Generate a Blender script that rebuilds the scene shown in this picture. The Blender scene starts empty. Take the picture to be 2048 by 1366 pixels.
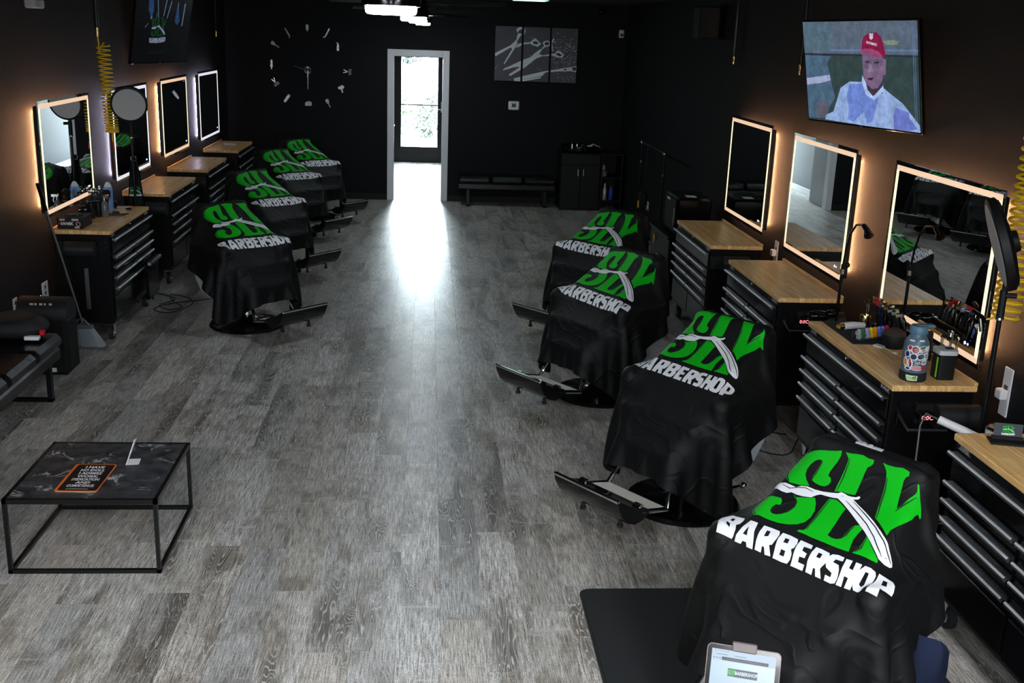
import bpy, bmesh, math, random
import numpy as np
from mathutils import Vector, Matrix
from mathutils.geometry import tessellate_polygon
random.seed(7)
SC = bpy.context.scene
COL = SC.collection

# ---------------------------------------------------------------- camera, world, lights, exposure
def make_camera():
    yaw, pitch, roll = 0.0838667, 0.2797588, -0.0370617
    cy, sy, cp, sp, cr, sr = math.cos(yaw), math.sin(yaw), math.cos(pitch), math.sin(pitch), math.cos(roll), math.sin(roll)
    f = Vector((sy*cp, cy*cp, -sp)); r = Vector((cy, -sy, 0)); d = f.cross(r)
    r2 = cr*r + sr*d; d2 = -sr*r + cr*d
    cam = bpy.data.cameras.new('camera'); cam.sensor_width = 36; cam.lens = 2147.26/2048*36
    cam.clip_start = 0.05; cam.clip_end = 200
    o = bpy.data.objects.new('camera', cam); COL.objects.link(o)
    m = Matrix.Identity(4)
    for i in range(3):
        m[i][0] = r2[i]; m[i][1] = -d2[i]; m[i][2] = -f[i]
    m.translation = Vector((0, 0, 2.4))
    o.matrix_world = m
    SC.camera = o
make_camera()
W = bpy.data.worlds.new('overcast_sky'); SC.world = W; W.use_nodes = True
bg = W.node_tree.nodes['Background']; bg.inputs[0].default_value = (0.80, 0.92, 1.0, 1); bg.inputs[1].default_value = 140.0
SC.view_settings.view_transform = 'Standard'; SC.view_settings.look = 'None'
SC.view_settings.exposure = 0.0; SC.view_settings.gamma = 1.0; SC.view_settings.use_curve_mapping = False
def portal(loc, rot, sx, sy):
    l = bpy.data.lights.new('daylight_portal', 'AREA'); l.shape = 'RECTANGLE'; l.size = sx; l.size_y = sy
    l.cycles.is_portal = True
    o = bpy.data.objects.new('daylight_portal', l); o.location = loc; o.rotation_euler = rot; COL.objects.link(o)
portal((-0.17, 20.60, 1.1), (math.radians(-90), 0, 0), 0.72, 1.7)
portal((0, -2.58, 1.35), (math.radians(90), 0, 0), 5.0, 2.4)
TINT = .17; FAN_LIGHT = 130.0; FILL_PANEL = 45.0; LED_WARM = 125.0; LED_COOL = 70.0; BORDER = .80

# ---------------------------------------------------------------- materials
MATS = {}
def mat(name, col=(.5, .5, .5), rough=.5, metal=0., emit=None, es=0., spec=.5, alpha=1., trans=0., coat=0., bump=None, sheen=0., ior=1.45):
    if name in MATS: return MATS[name]
    m = bpy.data.materials.new(name); m.use_nodes = True; MATS[name] = m
    nt = m.node_tree; b = nt.nodes['Principled BSDF']
    b.inputs['Base Color'].default_value = (*col, 1); b.inputs['Roughness'].default_value = rough
    b.inputs['Metallic'].default_value = metal; b.inputs['Specular IOR Level'].default_value = spec
    b.inputs['Transmission Weight'].default_value = trans; b.inputs['Coat Weight'].default_value = coat
    b.inputs['Sheen Weight'].default_value = sheen; b.inputs['IOR'].default_value = ior
    if emit: b.inputs['Emission Color'].default_value = (*emit, 1); b.inputs['Emission Strength'].default_value = es
    tc = nt.nodes.new('ShaderNodeTexCoord'); n = nt.nodes.new('ShaderNodeTexNoise')
    sc, st = bump if bump else (40, .02)
    n.inputs['Scale'].default_value = sc; nt.links.new(tc.outputs['Object'], n.inputs['Vector'])
    bp = nt.nodes.new('ShaderNodeBump'); bp.inputs['Strength'].default_value = st; bp.inputs['Distance'].default_value = .01
    nt.links.new(n.outputs['Fac'], bp.inputs['Height'])
    if bump: nt.links.new(bp.outputs['Normal'], b.inputs['Normal'])
    mr = nt.nodes.new('ShaderNodeMapRange'); mr.inputs['To Min'].default_value = max(0, rough-(.005 if metal > .5 else .04)*(rough > .05)); mr.inputs['To Max'].default_value = rough+(.006 if metal > .5 else .05)*(rough > .05)
    nt.links.new(n.outputs['Fac'], mr.inputs['Value']); nt.links.new(mr.outputs[0], b.inputs['Roughness'])
    return m
def glassy(name, col=(1, 1, 1), rough=0.0, mixf=.12):
    if name in MATS: return MATS[name]
    m = bpy.data.materials.new(name); m.use_nodes = True; MATS[name] = m; nt = m.node_tree
    nt.nodes.remove(nt.nodes['Principled BSDF']); out = nt.nodes['Material Output']
    t = nt.nodes.new('ShaderNodeBsdfTransparent'); t.inputs[0].default_value = (*col, 1)
    g = nt.nodes.new('ShaderNodeBsdfGlossy'); g.inputs['Roughness'].default_value = rough
    fr = nt.nodes.new('ShaderNodeFresnel'); fr.inputs[0].default_value = 1.45
    ad = nt.nodes.new('ShaderNodeMath'); ad.operation = 'MULTIPLY_ADD'; ad.inputs[1].default_value = .8; ad.inputs[2].default_value = mixf*.2
    mx = nt.nodes.new('ShaderNodeMixShader'); L = nt.links.new
    L(fr.outputs[0], ad.inputs[0]); L(ad.outputs[0], mx.inputs[0]); L(t.outputs[0], mx.inputs[1]); L(g.outputs[0], mx.inputs[2]); L(mx.outputs[0], out.inputs[0])
    return m
def wood_floor(name):
    m = bpy.data.materials.new(name); m.use_nodes = True; nt = m.node_tree; L = nt.links.new; N = nt.nodes.new
    b = nt.nodes['Principled BSDF']
    geo = N('ShaderNodeNewGeometry'); oi = N('ShaderNodeObjectInfo'); tc = N('ShaderNodeTexCoord')
    add = N('ShaderNodeMath'); add.operation = 'ADD'; L(geo.outputs['Random Per Island'], add.inputs[0]); L(oi.outputs['Random'], add.inputs[1])
    fr = N('ShaderNodeMath'); fr.operation = 'FRACT'; L(add.outputs[0], fr.inputs[0])
    mul = N('ShaderNodeVectorMath'); mul.operation = 'SCALE'; mul.inputs[0].default_value = (37., 91., 13.); L(fr.outputs[0], mul.inputs['Scale'])
    pos = N('ShaderNodeVectorMath'); pos.operation = 'ADD'; L(tc.outputs['Object'], pos.inputs[0]); L(mul.outputs[0], pos.inputs[1])
    def mp(s):
        v = N('ShaderNodeMapping'); v.inputs['Scale'].default_value = s; L(pos.outputs[0], v.inputs[0]); return v.outputs[0]
    def noise(vec, sc, det=2., rough=.5, dist=0.):
        n = N('ShaderNodeTexNoise'); n.inputs['Scale'].default_value = sc; n.inputs['Detail'].default_value = det
        n.inputs['Roughness'].default_value = rough; n.inputs['Distortion'].default_value = dist; L(vec, n.inputs['Vector']); return n.outputs['Fac']
    def math_(op, a, bb=None, c=None):
        n = N('ShaderNodeMath'); n.operation = op
        for i, x in enumerate((a, bb, c)):
            if x is None: continue
            if isinstance(x, (int, float)): n.inputs[i].default_value = x
            else: L(x, n.inputs[i])
        return n.outputs[0]
    def ramp(f, pts):
        r = N('ShaderNodeValToRGB'); e = r.color_ramp.elements
        while len(e) < len(pts): e.new(.5)
        for k, (p, c) in zip(e, pts): k.position = p; k.color = (*c, 1) if len(c) == 3 else c
        L(f, r.inputs[0]); return r.outputs[0]
    cont = noise(mp((7.2, .72, 1)), 1.5, 3.2, .42, .30)
    rings = math_('FRACT', math_('MULTIPLY', cont, 36.))
    line = ramp(rings, [(0, (1, 1, 1)), (.10, (.9, .9, .9)), (.22, (0, 0, 0)), (.90, (0, 0, 0)), (1, (1, 1, 1))])
    zone = ramp(noise(mp((4.5, .8, 1)), 1.3, 2, .5, .2), [(.53, (0, 0, 0)), (.64, (1, 1, 1))])
    fine = noise(mp((210, 9, 1)), 1.0, 4, .7)
    dots = noise(mp((300, 110, 1)), 1.0, 2, .7)
    cloud = noise(mp((3., 1.6, 1)), 1.6, 4, .6, .6)
    swash = noise(mp((2., 14., 1)), 1.4, 3, .6, .8)
    gr = ramp(math_('ADD', math_('MULTIPLY', fine, .62), math_('MULTIPLY', dots, .38)), [(.37, (.09, .085, .078)), (.49, (.44, .43, .415)), (.60, (.86, .85, .84))])
    cl = ramp(cloud, [(.34, (.60, .565, .52)), (.48, (.94, .93, .915)), (.66, (1.0, 1.0, 1.0))])
    mx = N('ShaderNodeMix'); mx.data_type = 'RGBA'; mx.blend_type = 'MULTIPLY'; mx.inputs[0].default_value = 1; L(gr, mx.inputs[6]); L(cl, mx.inputs[7])
    dk = ramp(fine, [(.3, (.065, .056, .047)), (.7, (.16, .138, .115))])
    zl = N('ShaderNodeMix'); zl.data_type = 'RGBA'; L(line, zl.inputs[0]); L(dk, zl.inputs[6]); zl.inputs[7].default_value = (.66, .65, .63, 1)
    m2 = N('ShaderNodeMix'); m2.data_type = 'RGBA'; L(math_('MULTIPLY', zone, .82), m2.inputs[0]); L(mx.outputs[2], m2.inputs[6]); L(zl.outputs[2], m2.inputs[7])
    sw = ramp(swash, [(.60, (0, 0, 0)), (.72, (1, 1, 1))])
    m3 = N('ShaderNodeMix'); m3.data_type = 'RGBA'; L(math_('MULTIPLY', sw, .5), m3.inputs[0]); L(m2.outputs[2], m3.inputs[6]); m3.inputs[7].default_value = (.66, .655, .645, 1)
    tone = ramp(fr.outputs[0], [(0, (.62, .60, .58)), (.3, (1., .95, .88)), (.6, (.80, .80, .80)), (.8, (1.1, 1.08, 1.05)), (1, (.9, .86, .80))])
    m4 = N('ShaderNodeMix'); m4.data_type = 'RGBA'; m4.blend_type = 'MULTIPLY'; m4.inputs[0].default_value = 1; L(m3.outputs[2], m4.inputs[6]); L(tone, m4.inputs[7])
    L(m4.outputs[2], b.inputs['Base Color'])
    rr = N('ShaderNodeMapRange'); rr.inputs['To Min'].default_value = .29; rr.inputs['To Max'].default_value = .38; L(cloud, rr.inputs[0]); L(rr.outputs[0], b.inputs['Roughness'])
    bp = N('ShaderNodeBump'); bp.inputs['Strength'].default_value = .10; bp.inputs['Distance'].default_value = .0004
    L(fine, bp.inputs['Height']); L(bp.outputs[0], b.inputs['Normal'])
    b.inputs['Specular IOR Level'].default_value = .5
    MATS[name] = m; return m
def butcher(name):
    m = bpy.data.materials.new(name); m.use_nodes = True; nt = m.node_tree; L = nt.links.new; N = nt.nodes.new; b = nt.nodes['Principled BSDF']
    tc = N('ShaderNodeTexCoord'); br = N('ShaderNodeTexBrick')
    br.inputs['Scale'].default_value = 1; br.inputs['Brick Width'].default_value = .32; br.inputs['Row Height'].default_value = .042; br.inputs['Mortar Size'].default_value = .0006
    br.inputs['Color1'].default_value = (.96, .64, .29, 1); br.inputs['Color2'].default_value = (.84, .49, .18, 1); br.inputs['Mortar'].default_value = (.30, .14, .05, 1)
    L(tc.outputs['Object'], br.inputs['Vector'])
    mp = N('ShaderNodeMapping'); mp.inputs['Scale'].default_value = (4, 60, 20); L(tc.outputs['Object'], mp.inputs[0])
    n = N('ShaderNodeTexNoise'); n.inputs['Scale'].default_value = 1.2; n.inputs['Detail'].default_value = 4; L(mp.outputs[0], n.inputs[0])
    r = N('ShaderNodeValToRGB'); r.color_ramp.elements[0].position = .3; r.color_ramp.elements[0].color = (.74, .66, .56, 1); r.color_ramp.elements[1].position = .7; r.color_ramp.elements[1].color = (1.1, 1.1, 1.1, 1)
    L(n.outputs['Fac'], r.inputs[0]); mx = N('ShaderNodeMix'); mx.data_type = 'RGBA'; mx.blend_type = 'MULTIPLY'; mx.inputs[0].default_value = 1
    L(br.outputs[0], mx.inputs[6]); L(r.outputs[0], mx.inputs[7]); L(mx.outputs[2], b.inputs['Base Color']); b.inputs['Roughness'].default_value = .33
    MATS[name] = m; return m
def marble(name):
    m = bpy.data.materials.new(name); m.use_nodes = True; nt = m.node_tree; L = nt.links.new; N = nt.nodes.new; b = nt.nodes['Principled BSDF']
    tc = N('ShaderNodeTexCoord'); n = N('ShaderNodeTexNoise'); n.inputs['Scale'].default_value = 5; n.inputs['Detail'].default_value = 6; n.inputs['Distortion'].default_value = 1.4; L(tc.outputs['Object'], n.inputs[0])
    r = N('ShaderNodeValToRGB'); e = r.color_ramp.elements; e[0].position = .480; e[0].color = (0, 0, 0, 1); e[1].position = .5; e[1].color = (1, 1, 1, 1); k = e.new(.520); k.color = (0, 0, 0, 1); L(n.outputs['Fac'], r.inputs[0])
    n2 = N('ShaderNodeTexNoise'); n2.inputs['Scale'].default_value = 9; L(tc.outputs['Object'], n2.inputs[0])
    r2 = N('ShaderNodeValToRGB'); r2.color_ramp.elements[0].position = .50; r2.color_ramp.elements[0].color = (0, 0, 0, 1); r2.color_ramp.elements[1].position = .66; L(n2.outputs['Fac'], r2.inputs[0])
    mm = N('ShaderNodeMath'); mm.operation = 'MULTIPLY'; L(r.outputs[0], mm.inputs[0]); L(r2.outputs[0], mm.inputs[1])
    n3 = N('ShaderNodeTexNoise'); n3.inputs['Scale'].default_value = 14; n3.inputs['Detail'].default_value = 5; L(tc.outputs['Object'], n3.inputs[0])
    r3 = N('ShaderNodeValToRGB'); r3.color_ramp.elements[0].position = .35; r3.color_ramp.elements[0].color = (.014, .015, .018, 1); r3.color_ramp.elements[1].position = .75; r3.color_ramp.elements[1].color = (.075, .078, .088, 1); L(n3.outputs['Fac'], r3.inputs[0])
    mx = N('ShaderNodeMix'); mx.data_type = 'RGBA'; L(mm.outputs[0], mx.inputs[0]); L(r3.outputs[0], mx.inputs[6]); mx.inputs[7].default_value = (.62, .62, .62, 1)
    L(mx.outputs[2], b.inputs['Base Color']); b.inputs['Roughness'].default_value = .38
    MATS[name] = m; return m
WALL = mat('black_wall_paint', (.0062, .0064, .0074), .66, spec=.25, bump=(260, .35))
CEIL = mat('dark_ceiling_paint', (.035, .036, .038), .8, bump=(120, .2))
WHITE = mat('white_gloss_trim', (.74, .74, .76), .35)
HALLW = mat('slate_blue_hall_paint', (.055, .075, .10), .6, bump=(200, .1))
GREYD = mat('grey_door_paint', (.22, .225, .24), .5, bump=(180, .1))
BLK = mat('black_powder_coat', (.004, .004, .0045), .30, spec=.35)
BLKM = mat('black_matte_plastic', (.006, .006, .0065), .55, spec=.35)
BLKG = mat('black_gloss_lacquer', (.003, .003, .0035), .16, spec=.3, coat=.15)
LEA = mat('black_leatherette', (.004, .004, .0045), .26, bump=(5, .02))
CHR = mat('polished_chrome', (.80, .81, .83), .10, 1.)
HND_HL = mat('pull_highlight_aluminium', (.92, .93, .94), .42, .75)  # strip along the drawer pulls, their top highlight put into the colour
RIB = mat('pale_ribbed_aluminium', (.82, .78, .70), .38, .55)
STL = mat('brushed_steel_bar', (.34, .35, .37), .33, 1.)
GRY = mat('silver_grey_shell', (.42, .47, .50), .40)
CLOTH = mat('black_cape_fabric', (.0024, .0026, .0029), .58, spec=.32, bump=(700, .12))
def creases(m):                                # soft pressed-in creases over the weave
    nt = m.node_tree; L = nt.links.new; N = nt.nodes.new; b = nt.nodes['Principled BSDF']; tc = N('ShaderNodeTexCoord')
    n = N('ShaderNodeTexNoise'); n.inputs['Scale'].default_value = 3.2; n.inputs['Detail'].default_value = 2.; n.inputs['Distortion'].default_value = 1.1; L(tc.outputs['Object'], n.inputs[0])
    r = N('ShaderNodeValToRGB'); e = r.color_ramp.elements; e[0].position = .47; e[0].color = (0, 0, 0, 1); e[1].position = .50; e[1].color = (1, 1, 1, 1); k = e.new(.56); k.color = (0, 0, 0, 1); L(n.outputs['Fac'], r.inputs[0])
    old = b.inputs['Normal'].links[0].from_socket; bp = N('ShaderNodeBump'); bp.inputs['Strength'].default_value = .30; bp.inputs['Distance'].default_value = .012
    L(r.outputs[0], bp.inputs['Height']); L(old, bp.inputs['Normal']); L(bp.outputs[0], b.inputs['Normal'])
creases(CLOTH)
GRN = mat('green_print_ink', (.002, .42, .008), .55, spec=.2)
WPR = mat('white_print_ink', (.80, .80, .83), .45)
KPR = mat('black_print_ink', (.008, .008, .009), .6)
FLOORM = wood_floor('grey_oak_plank')
BUT = butcher('butcher_block_maple')
MARB = marble('black_marble_laminate')
MIRR = mat('silvered_mirror_glass', (.86, .88, .87), 0., 1.)
RUB = mat('black_rubber', (.018, .0195, .021), .75, spec=.3, bump=(60, .1))
YEL = mat('yellow_air_hose', (.83, .55, .01), .35)
BRS = mat('brass_fitting', (.78, .56, .20), .25, 1.)
GOLD = mat('gold_plated_metal', (.80, .58, .22), .2, 1.)
RED = mat('red_plastic', (.55, .01, .02), .35)
BLUP = mat('pale_blue_can', (.20, .40, .72), .4)
CLR = glassy('clear_acrylic', (.93, .96, .97))
PANE = glassy('window_glass', (.96, .98, .97))
WPL = mat('white_plastic', (.76, .76, .78), .4)
LEDW = mat('warm_led_strip', (1, .8, .6), .5, emit=(1., .50, .24), es=LED_WARM)
LEDC = mat('cool_led_strip', (1, 1, 1), .5, emit=(.80, .74, 1.), es=LED_COOL)
BORW = mat('warm_frosted_border', (.8, .7, .6), .4, emit=(1., .66, .42), es=BORDER)
BORWS = mat('warm_lit_edge', (.8, .7, .6), .4, emit=(1., .84, .52), es=BORDER*1.6)
BORC = mat('cool_frosted_border', (.8, .8, .8), .4, emit=(.88, .88, 1.), es=BORDER)
BORCS = mat('cool_lit_edge', (.8, .8, .8), .4, emit=(.90, .90, 1.), es=BORDER*1.6)
LAMP = mat('white_light_drum', (1, 1, 1), .4, emit=(.82, .93, 1.), es=FAN_LIGHT)

# ---------------------------------------------------------------- geometry helpers
class MB:
    def __init__(s): s.v = []; s.f = []; s.m = []; s.T = None
    def _a(s, vs, fs, mi):
        n = len(s.v)
        for p in vs:
            p = Vector(p); s.v.append(tuple(s.T @ p) if s.T else tuple(p))
        for f in fs: s.f.append(tuple(i+n for i in f)); s.m.append(mi)
        return s
    def box(s, x0, x1, y0, y1, z0, z1, b=0., m=0, M=None):
        c = Vector(((x0+x1)/2, (y0+y1)/2, (z0+z1)/2)); h = Vector((abs(x1-x0)/2, abs(y1-y0)/2, abs(z1-z0)/2))
        b = min(b, h.x*.98, h.y*.98, h.z*.98)
        if b <= 0:
            vs = [Vector((c.x+i*h.x, c.y+j*h.y, c.z+k*h.z)) for i in (-1, 1) for j in (-1, 1) for k in (-1, 1)]
            fs = [(0, 1, 3, 2), (4, 6, 7, 5), (0, 4, 5, 1), (2, 3, 7, 6), (0, 2, 6, 4), (1, 5, 7, 3)]
        else:
            vs = []; idx = {}
            for i in (-1, 1):
                for j in (-1, 1):
                    for k in (-1, 1):
                        for ax in range(3):
                            d = [h.x-b, h.y-b, h.z-b]; d[ax] += b
                            idx[(i, j, k, ax)] = len(vs); vs.append(Vector((c.x+i*d[0], c.y+j*d[1], c.z+k*d[2])))
            fs = []
            for ax in range(3):
                o = [a for a in range(3) if a != ax]
                for sg in (-1, 1):
                    q = []
                    for (p, r) in ((-1, -1), (1, -1), (1, 1), (-1, 1)):
                        t = [0, 0, 0]; t[ax] = sg; t[o[0]] = p; t[o[1]] = r; q.append(idx[(*t, ax)])
                    if (sg > 0) == (ax == 1): q.reverse()
                    fs.append(tuple(q))
                for p in (-1, 1):
                    for r in (-1, 1):
                        t1 = [0, 0, 0]; t1[o[0]] = p; t1[o[1]] = r; t1[ax] = -1; t2 = list(t1); t2[ax] = 1
                        fs.append((idx[(*t1, o[0])], idx[(*t2, o[0])], idx[(*t2, o[1])], idx[(*t1, o[1])]))
            for i in (-1, 1):
                for j in (-1, 1):
                    for k in (-1, 1): fs.append((idx[(i, j, k, 0)], idx[(i, j, k, 1)], idx[(i, j, k, 2)]))
        if M: vs = [M @ v for v in vs]
        return s._a(vs, fs, m)
    def tube(s, pts, r, n=8, m=0, caps=True, closed=False):
        pts = [Vector(p) for p in pts]; rs = r if isinstance(r, (list, tuple)) else [r]*len(pts)
        vs = []; N = len(pts); up = None
        for i, p in enumerate(pts):
            if closed: t = (pts[(i+1) % N]-pts[i-1]).normalized()
            else: t = (pts[min(i+1, N-1)]-pts[max(i-1, 0)]).normalized()
            if up is None:
                a = Vector((0, 0, 1)) if abs(t.z) < .9 else Vector((1, 0, 0)); up = (a-t*a.dot(t)).normalized()
            else:
                up = up-t*up.dot(t)
                up = up.normalized() if up.length > 1e-6 else t.orthogonal().normalized()
            w = t.cross(up)
            for k in range(n):
                a = 2*math.pi*k/n; vs.append(p+(up*math.cos(a)+w*math.sin(a))*rs[i])
        fs = []
        for i in range(N if closed else N-1):
            for k in range(n):
                a = i*n+k; b = i*n+(k+1) % n; c = ((i+1) % N)*n+(k+1) % n; d = ((i+1) % N)*n+k; fs.append((a, b, c, d))
        if caps and not closed:
            fs.append(tuple(range(n-1, -1, -1))); fs.append(tuple((N-1)*n+k for k in range(n)))
        return s._a(vs, fs, m)
    def cyl(s, p0, p1, r0, r1=None, n=20, m=0): return s.tube([p0, p1], [r0, r0 if r1 is None else r1], n, m)
    def lathe(s, prof, c=(0, 0, 0), n=28, m=0, M=None):
        vs = []; c = Vector(c)
        for r, z in prof:
            for k in range(n):
                a = 2*math.pi*k/n; v = Vector((r*math.cos(a), r*math.sin(a), z)); vs.append((M @ v if M else v)+c)
        fs = []
        for i in range(len(prof)-1):
            for k in range(n): fs.append((i*n+k, i*n+(k+1) % n, (i+1)*n+(k+1) % n, (i+1)*n+k))
        fs.append(tuple(range(n-1, -1, -1))); fs.append(tuple((len(prof)-1)*n+k for k in range(n)))
        return s._a(vs, fs, m)
    def sph(s, c, r, n=16, m=0, M=None):
        r = (r, r, r) if isinstance(r, (int, float)) else r
        prof = [(math.sin(math.pi*i/10), -math.cos(math.pi*i/10)) for i in range(11)]; prof[0] = (.001, -1); prof[-1] = (.001, 1)
        S = Matrix.Diagonal((*r, 1)); return s.lathe(prof, c, n, m, (M @ S) if M else S)
    def prism(s, poly, O, ax, ay, d, m=0):
        O, ax, ay, d = Vector(O), Vector(ax), Vector(ay), Vector(d); n = len(poly)
        a = [O+ax*p[0]+ay*p[1] for p in poly]; vs = a+[p+d for p in a]
        fs = [tuple(range(n)), tuple(range(2*n-1, n-1, -1))]+[(i, n+i, n+(i+1) % n, (i+1) % n) for i in range(n)]
        return s._a(vs, fs, m)
    def flat(s, poly, O, ax, ay, m=0, holes=()):
        O, ax, ay = Vector(O), Vector(ax), Vector(ay); allp = list(poly)+[p for h in holes for p in h]
        tri = tessellate_polygon([[Vector((p[0], p[1], 0)) for p in l] for l in [poly, *holes]])
        nrm = ax.cross(ay); fs = []
        for t in tri:
            a, b, c = [Vector((*allp[i], 0)) for i in t]
            fs.append(tuple(t) if (b-a).cross(c-a).z > 0 else tuple(reversed(t)))
        return s._a([O+ax*p[0]+ay*p[1] for p in allp], fs, m)
    def text(s, txt, size, O, ax, ay, m=0, align='CENTER', bold=0., squash=1., ext=0.):
        cu = bpy.data.curves.new('t', 'FONT'); cu.body = txt; cu.size = size; cu.align_x = align; cu.align_y = 'CENTER'; cu.offset = bold; cu.extrude = ext; cu.resolution_u = 2
        o = bpy.data.objects.new('t', cu); me = bpy.data.meshes.new_from_object(o)
        O, ax, ay = Vector(O), Vector(ax).normalized(), Vector(ay).normalized(); az = ax.cross(ay)
        s._a([O+ax*v.co.x*squash+ay*v.co.y+az*v.co.z for v in me.vertices], [tuple(p.vertices) for p in me.polygons], m)
        bpy.data.objects.remove(o); bpy.data.curves.remove(cu); bpy.data.meshes.remove(me); return s
    def mesh(s, name, mats, ang=35):
        me = bpy.data.meshes.new(name); me.from_pydata(s.v, [], s.f)
        for k in (mats if isinstance(mats, (list, tuple)) else [mats]): me.materials.append(k)
        me.polygons.foreach_set('material_index', s.m); me.polygons.foreach_set('use_smooth', [True]*len(s.f))
        me.update()
        bm = bmesh.new(); bm.from_mesh(me); bmesh.ops.recalc_face_normals(bm, faces=bm.faces[:]); bm.to_mesh(me); bm.free()
        me.set_sharp_from_angle(angle=math.radians(ang)); return me
    def obj(s, name, mats, parent=None, loc=None, ang=35):
        return link(name, s.mesh(name, mats, ang), parent, loc)
def link(name, data, parent=None, loc=None):
    o = bpy.data.objects.new(name, data); COL.objects.link(o)
    if parent: o.parent = parent
    if loc: o.location = loc
    return o
def tag(o, label=None, cat=None, group=None, kind=None):
    if label: o['label'] = label
    if cat: o['category'] = cat
    if group: o['group'] = group
    if kind: o['kind'] = kind
    return o
def thing(name, label, cat, loc=(0, 0, 0), rz=0., group=None, rot=None):
    o = bpy.data.objects.new(name, None); o.empty_display_size = .1; COL.objects.link(o); o.location = loc
    o.rotation_euler = rot if rot else (0, 0, rz)
    return tag(o, label, cat, group)
def kids(o): return [c for c in COL.objects if c.parent == o]
def copy_tree(o, parent=None, depth=0):
    c = o.copy(); COL.objects.link(c); c.parent = parent
    for ch in o.children: copy_tree(ch, c, depth+1)
    return c
def dup(root, loc, rz=0., label=None, group=None):
    c = copy_tree(root); c.location = loc; c.rotation_euler = (0, 0, rz)
    if label: c['label'] = label
    if group: c['group'] = group
    return c
X3, Y3, Z3 = Vector((1, 0, 0)), Vector((0, 1, 0)), Vector((0, 0, 1))
def arc(c, r, a0, a1, n, ax=X3, ay=Y3): return [Vector(c)+ax*r*math.cos(a0+(a1-a0)*i/n)+ay*r*math.sin(a0+(a1-a0)*i/n) for i in range(n+1)]
def rrect(w, h, r, n=4):
    o = []
    for cx, cy, a in ((w/2-r, h/2-r, 0), (-w/2+r, h/2-r, 90), (-w/2+r, -h/2+r, 180), (w/2-r, -h/2+r, 270)):
        for k in range(n+1): t = math.radians(a+90*k/n); o.append((cx+r*math.cos(t), cy+r*math.sin(t)))
    return o

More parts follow.
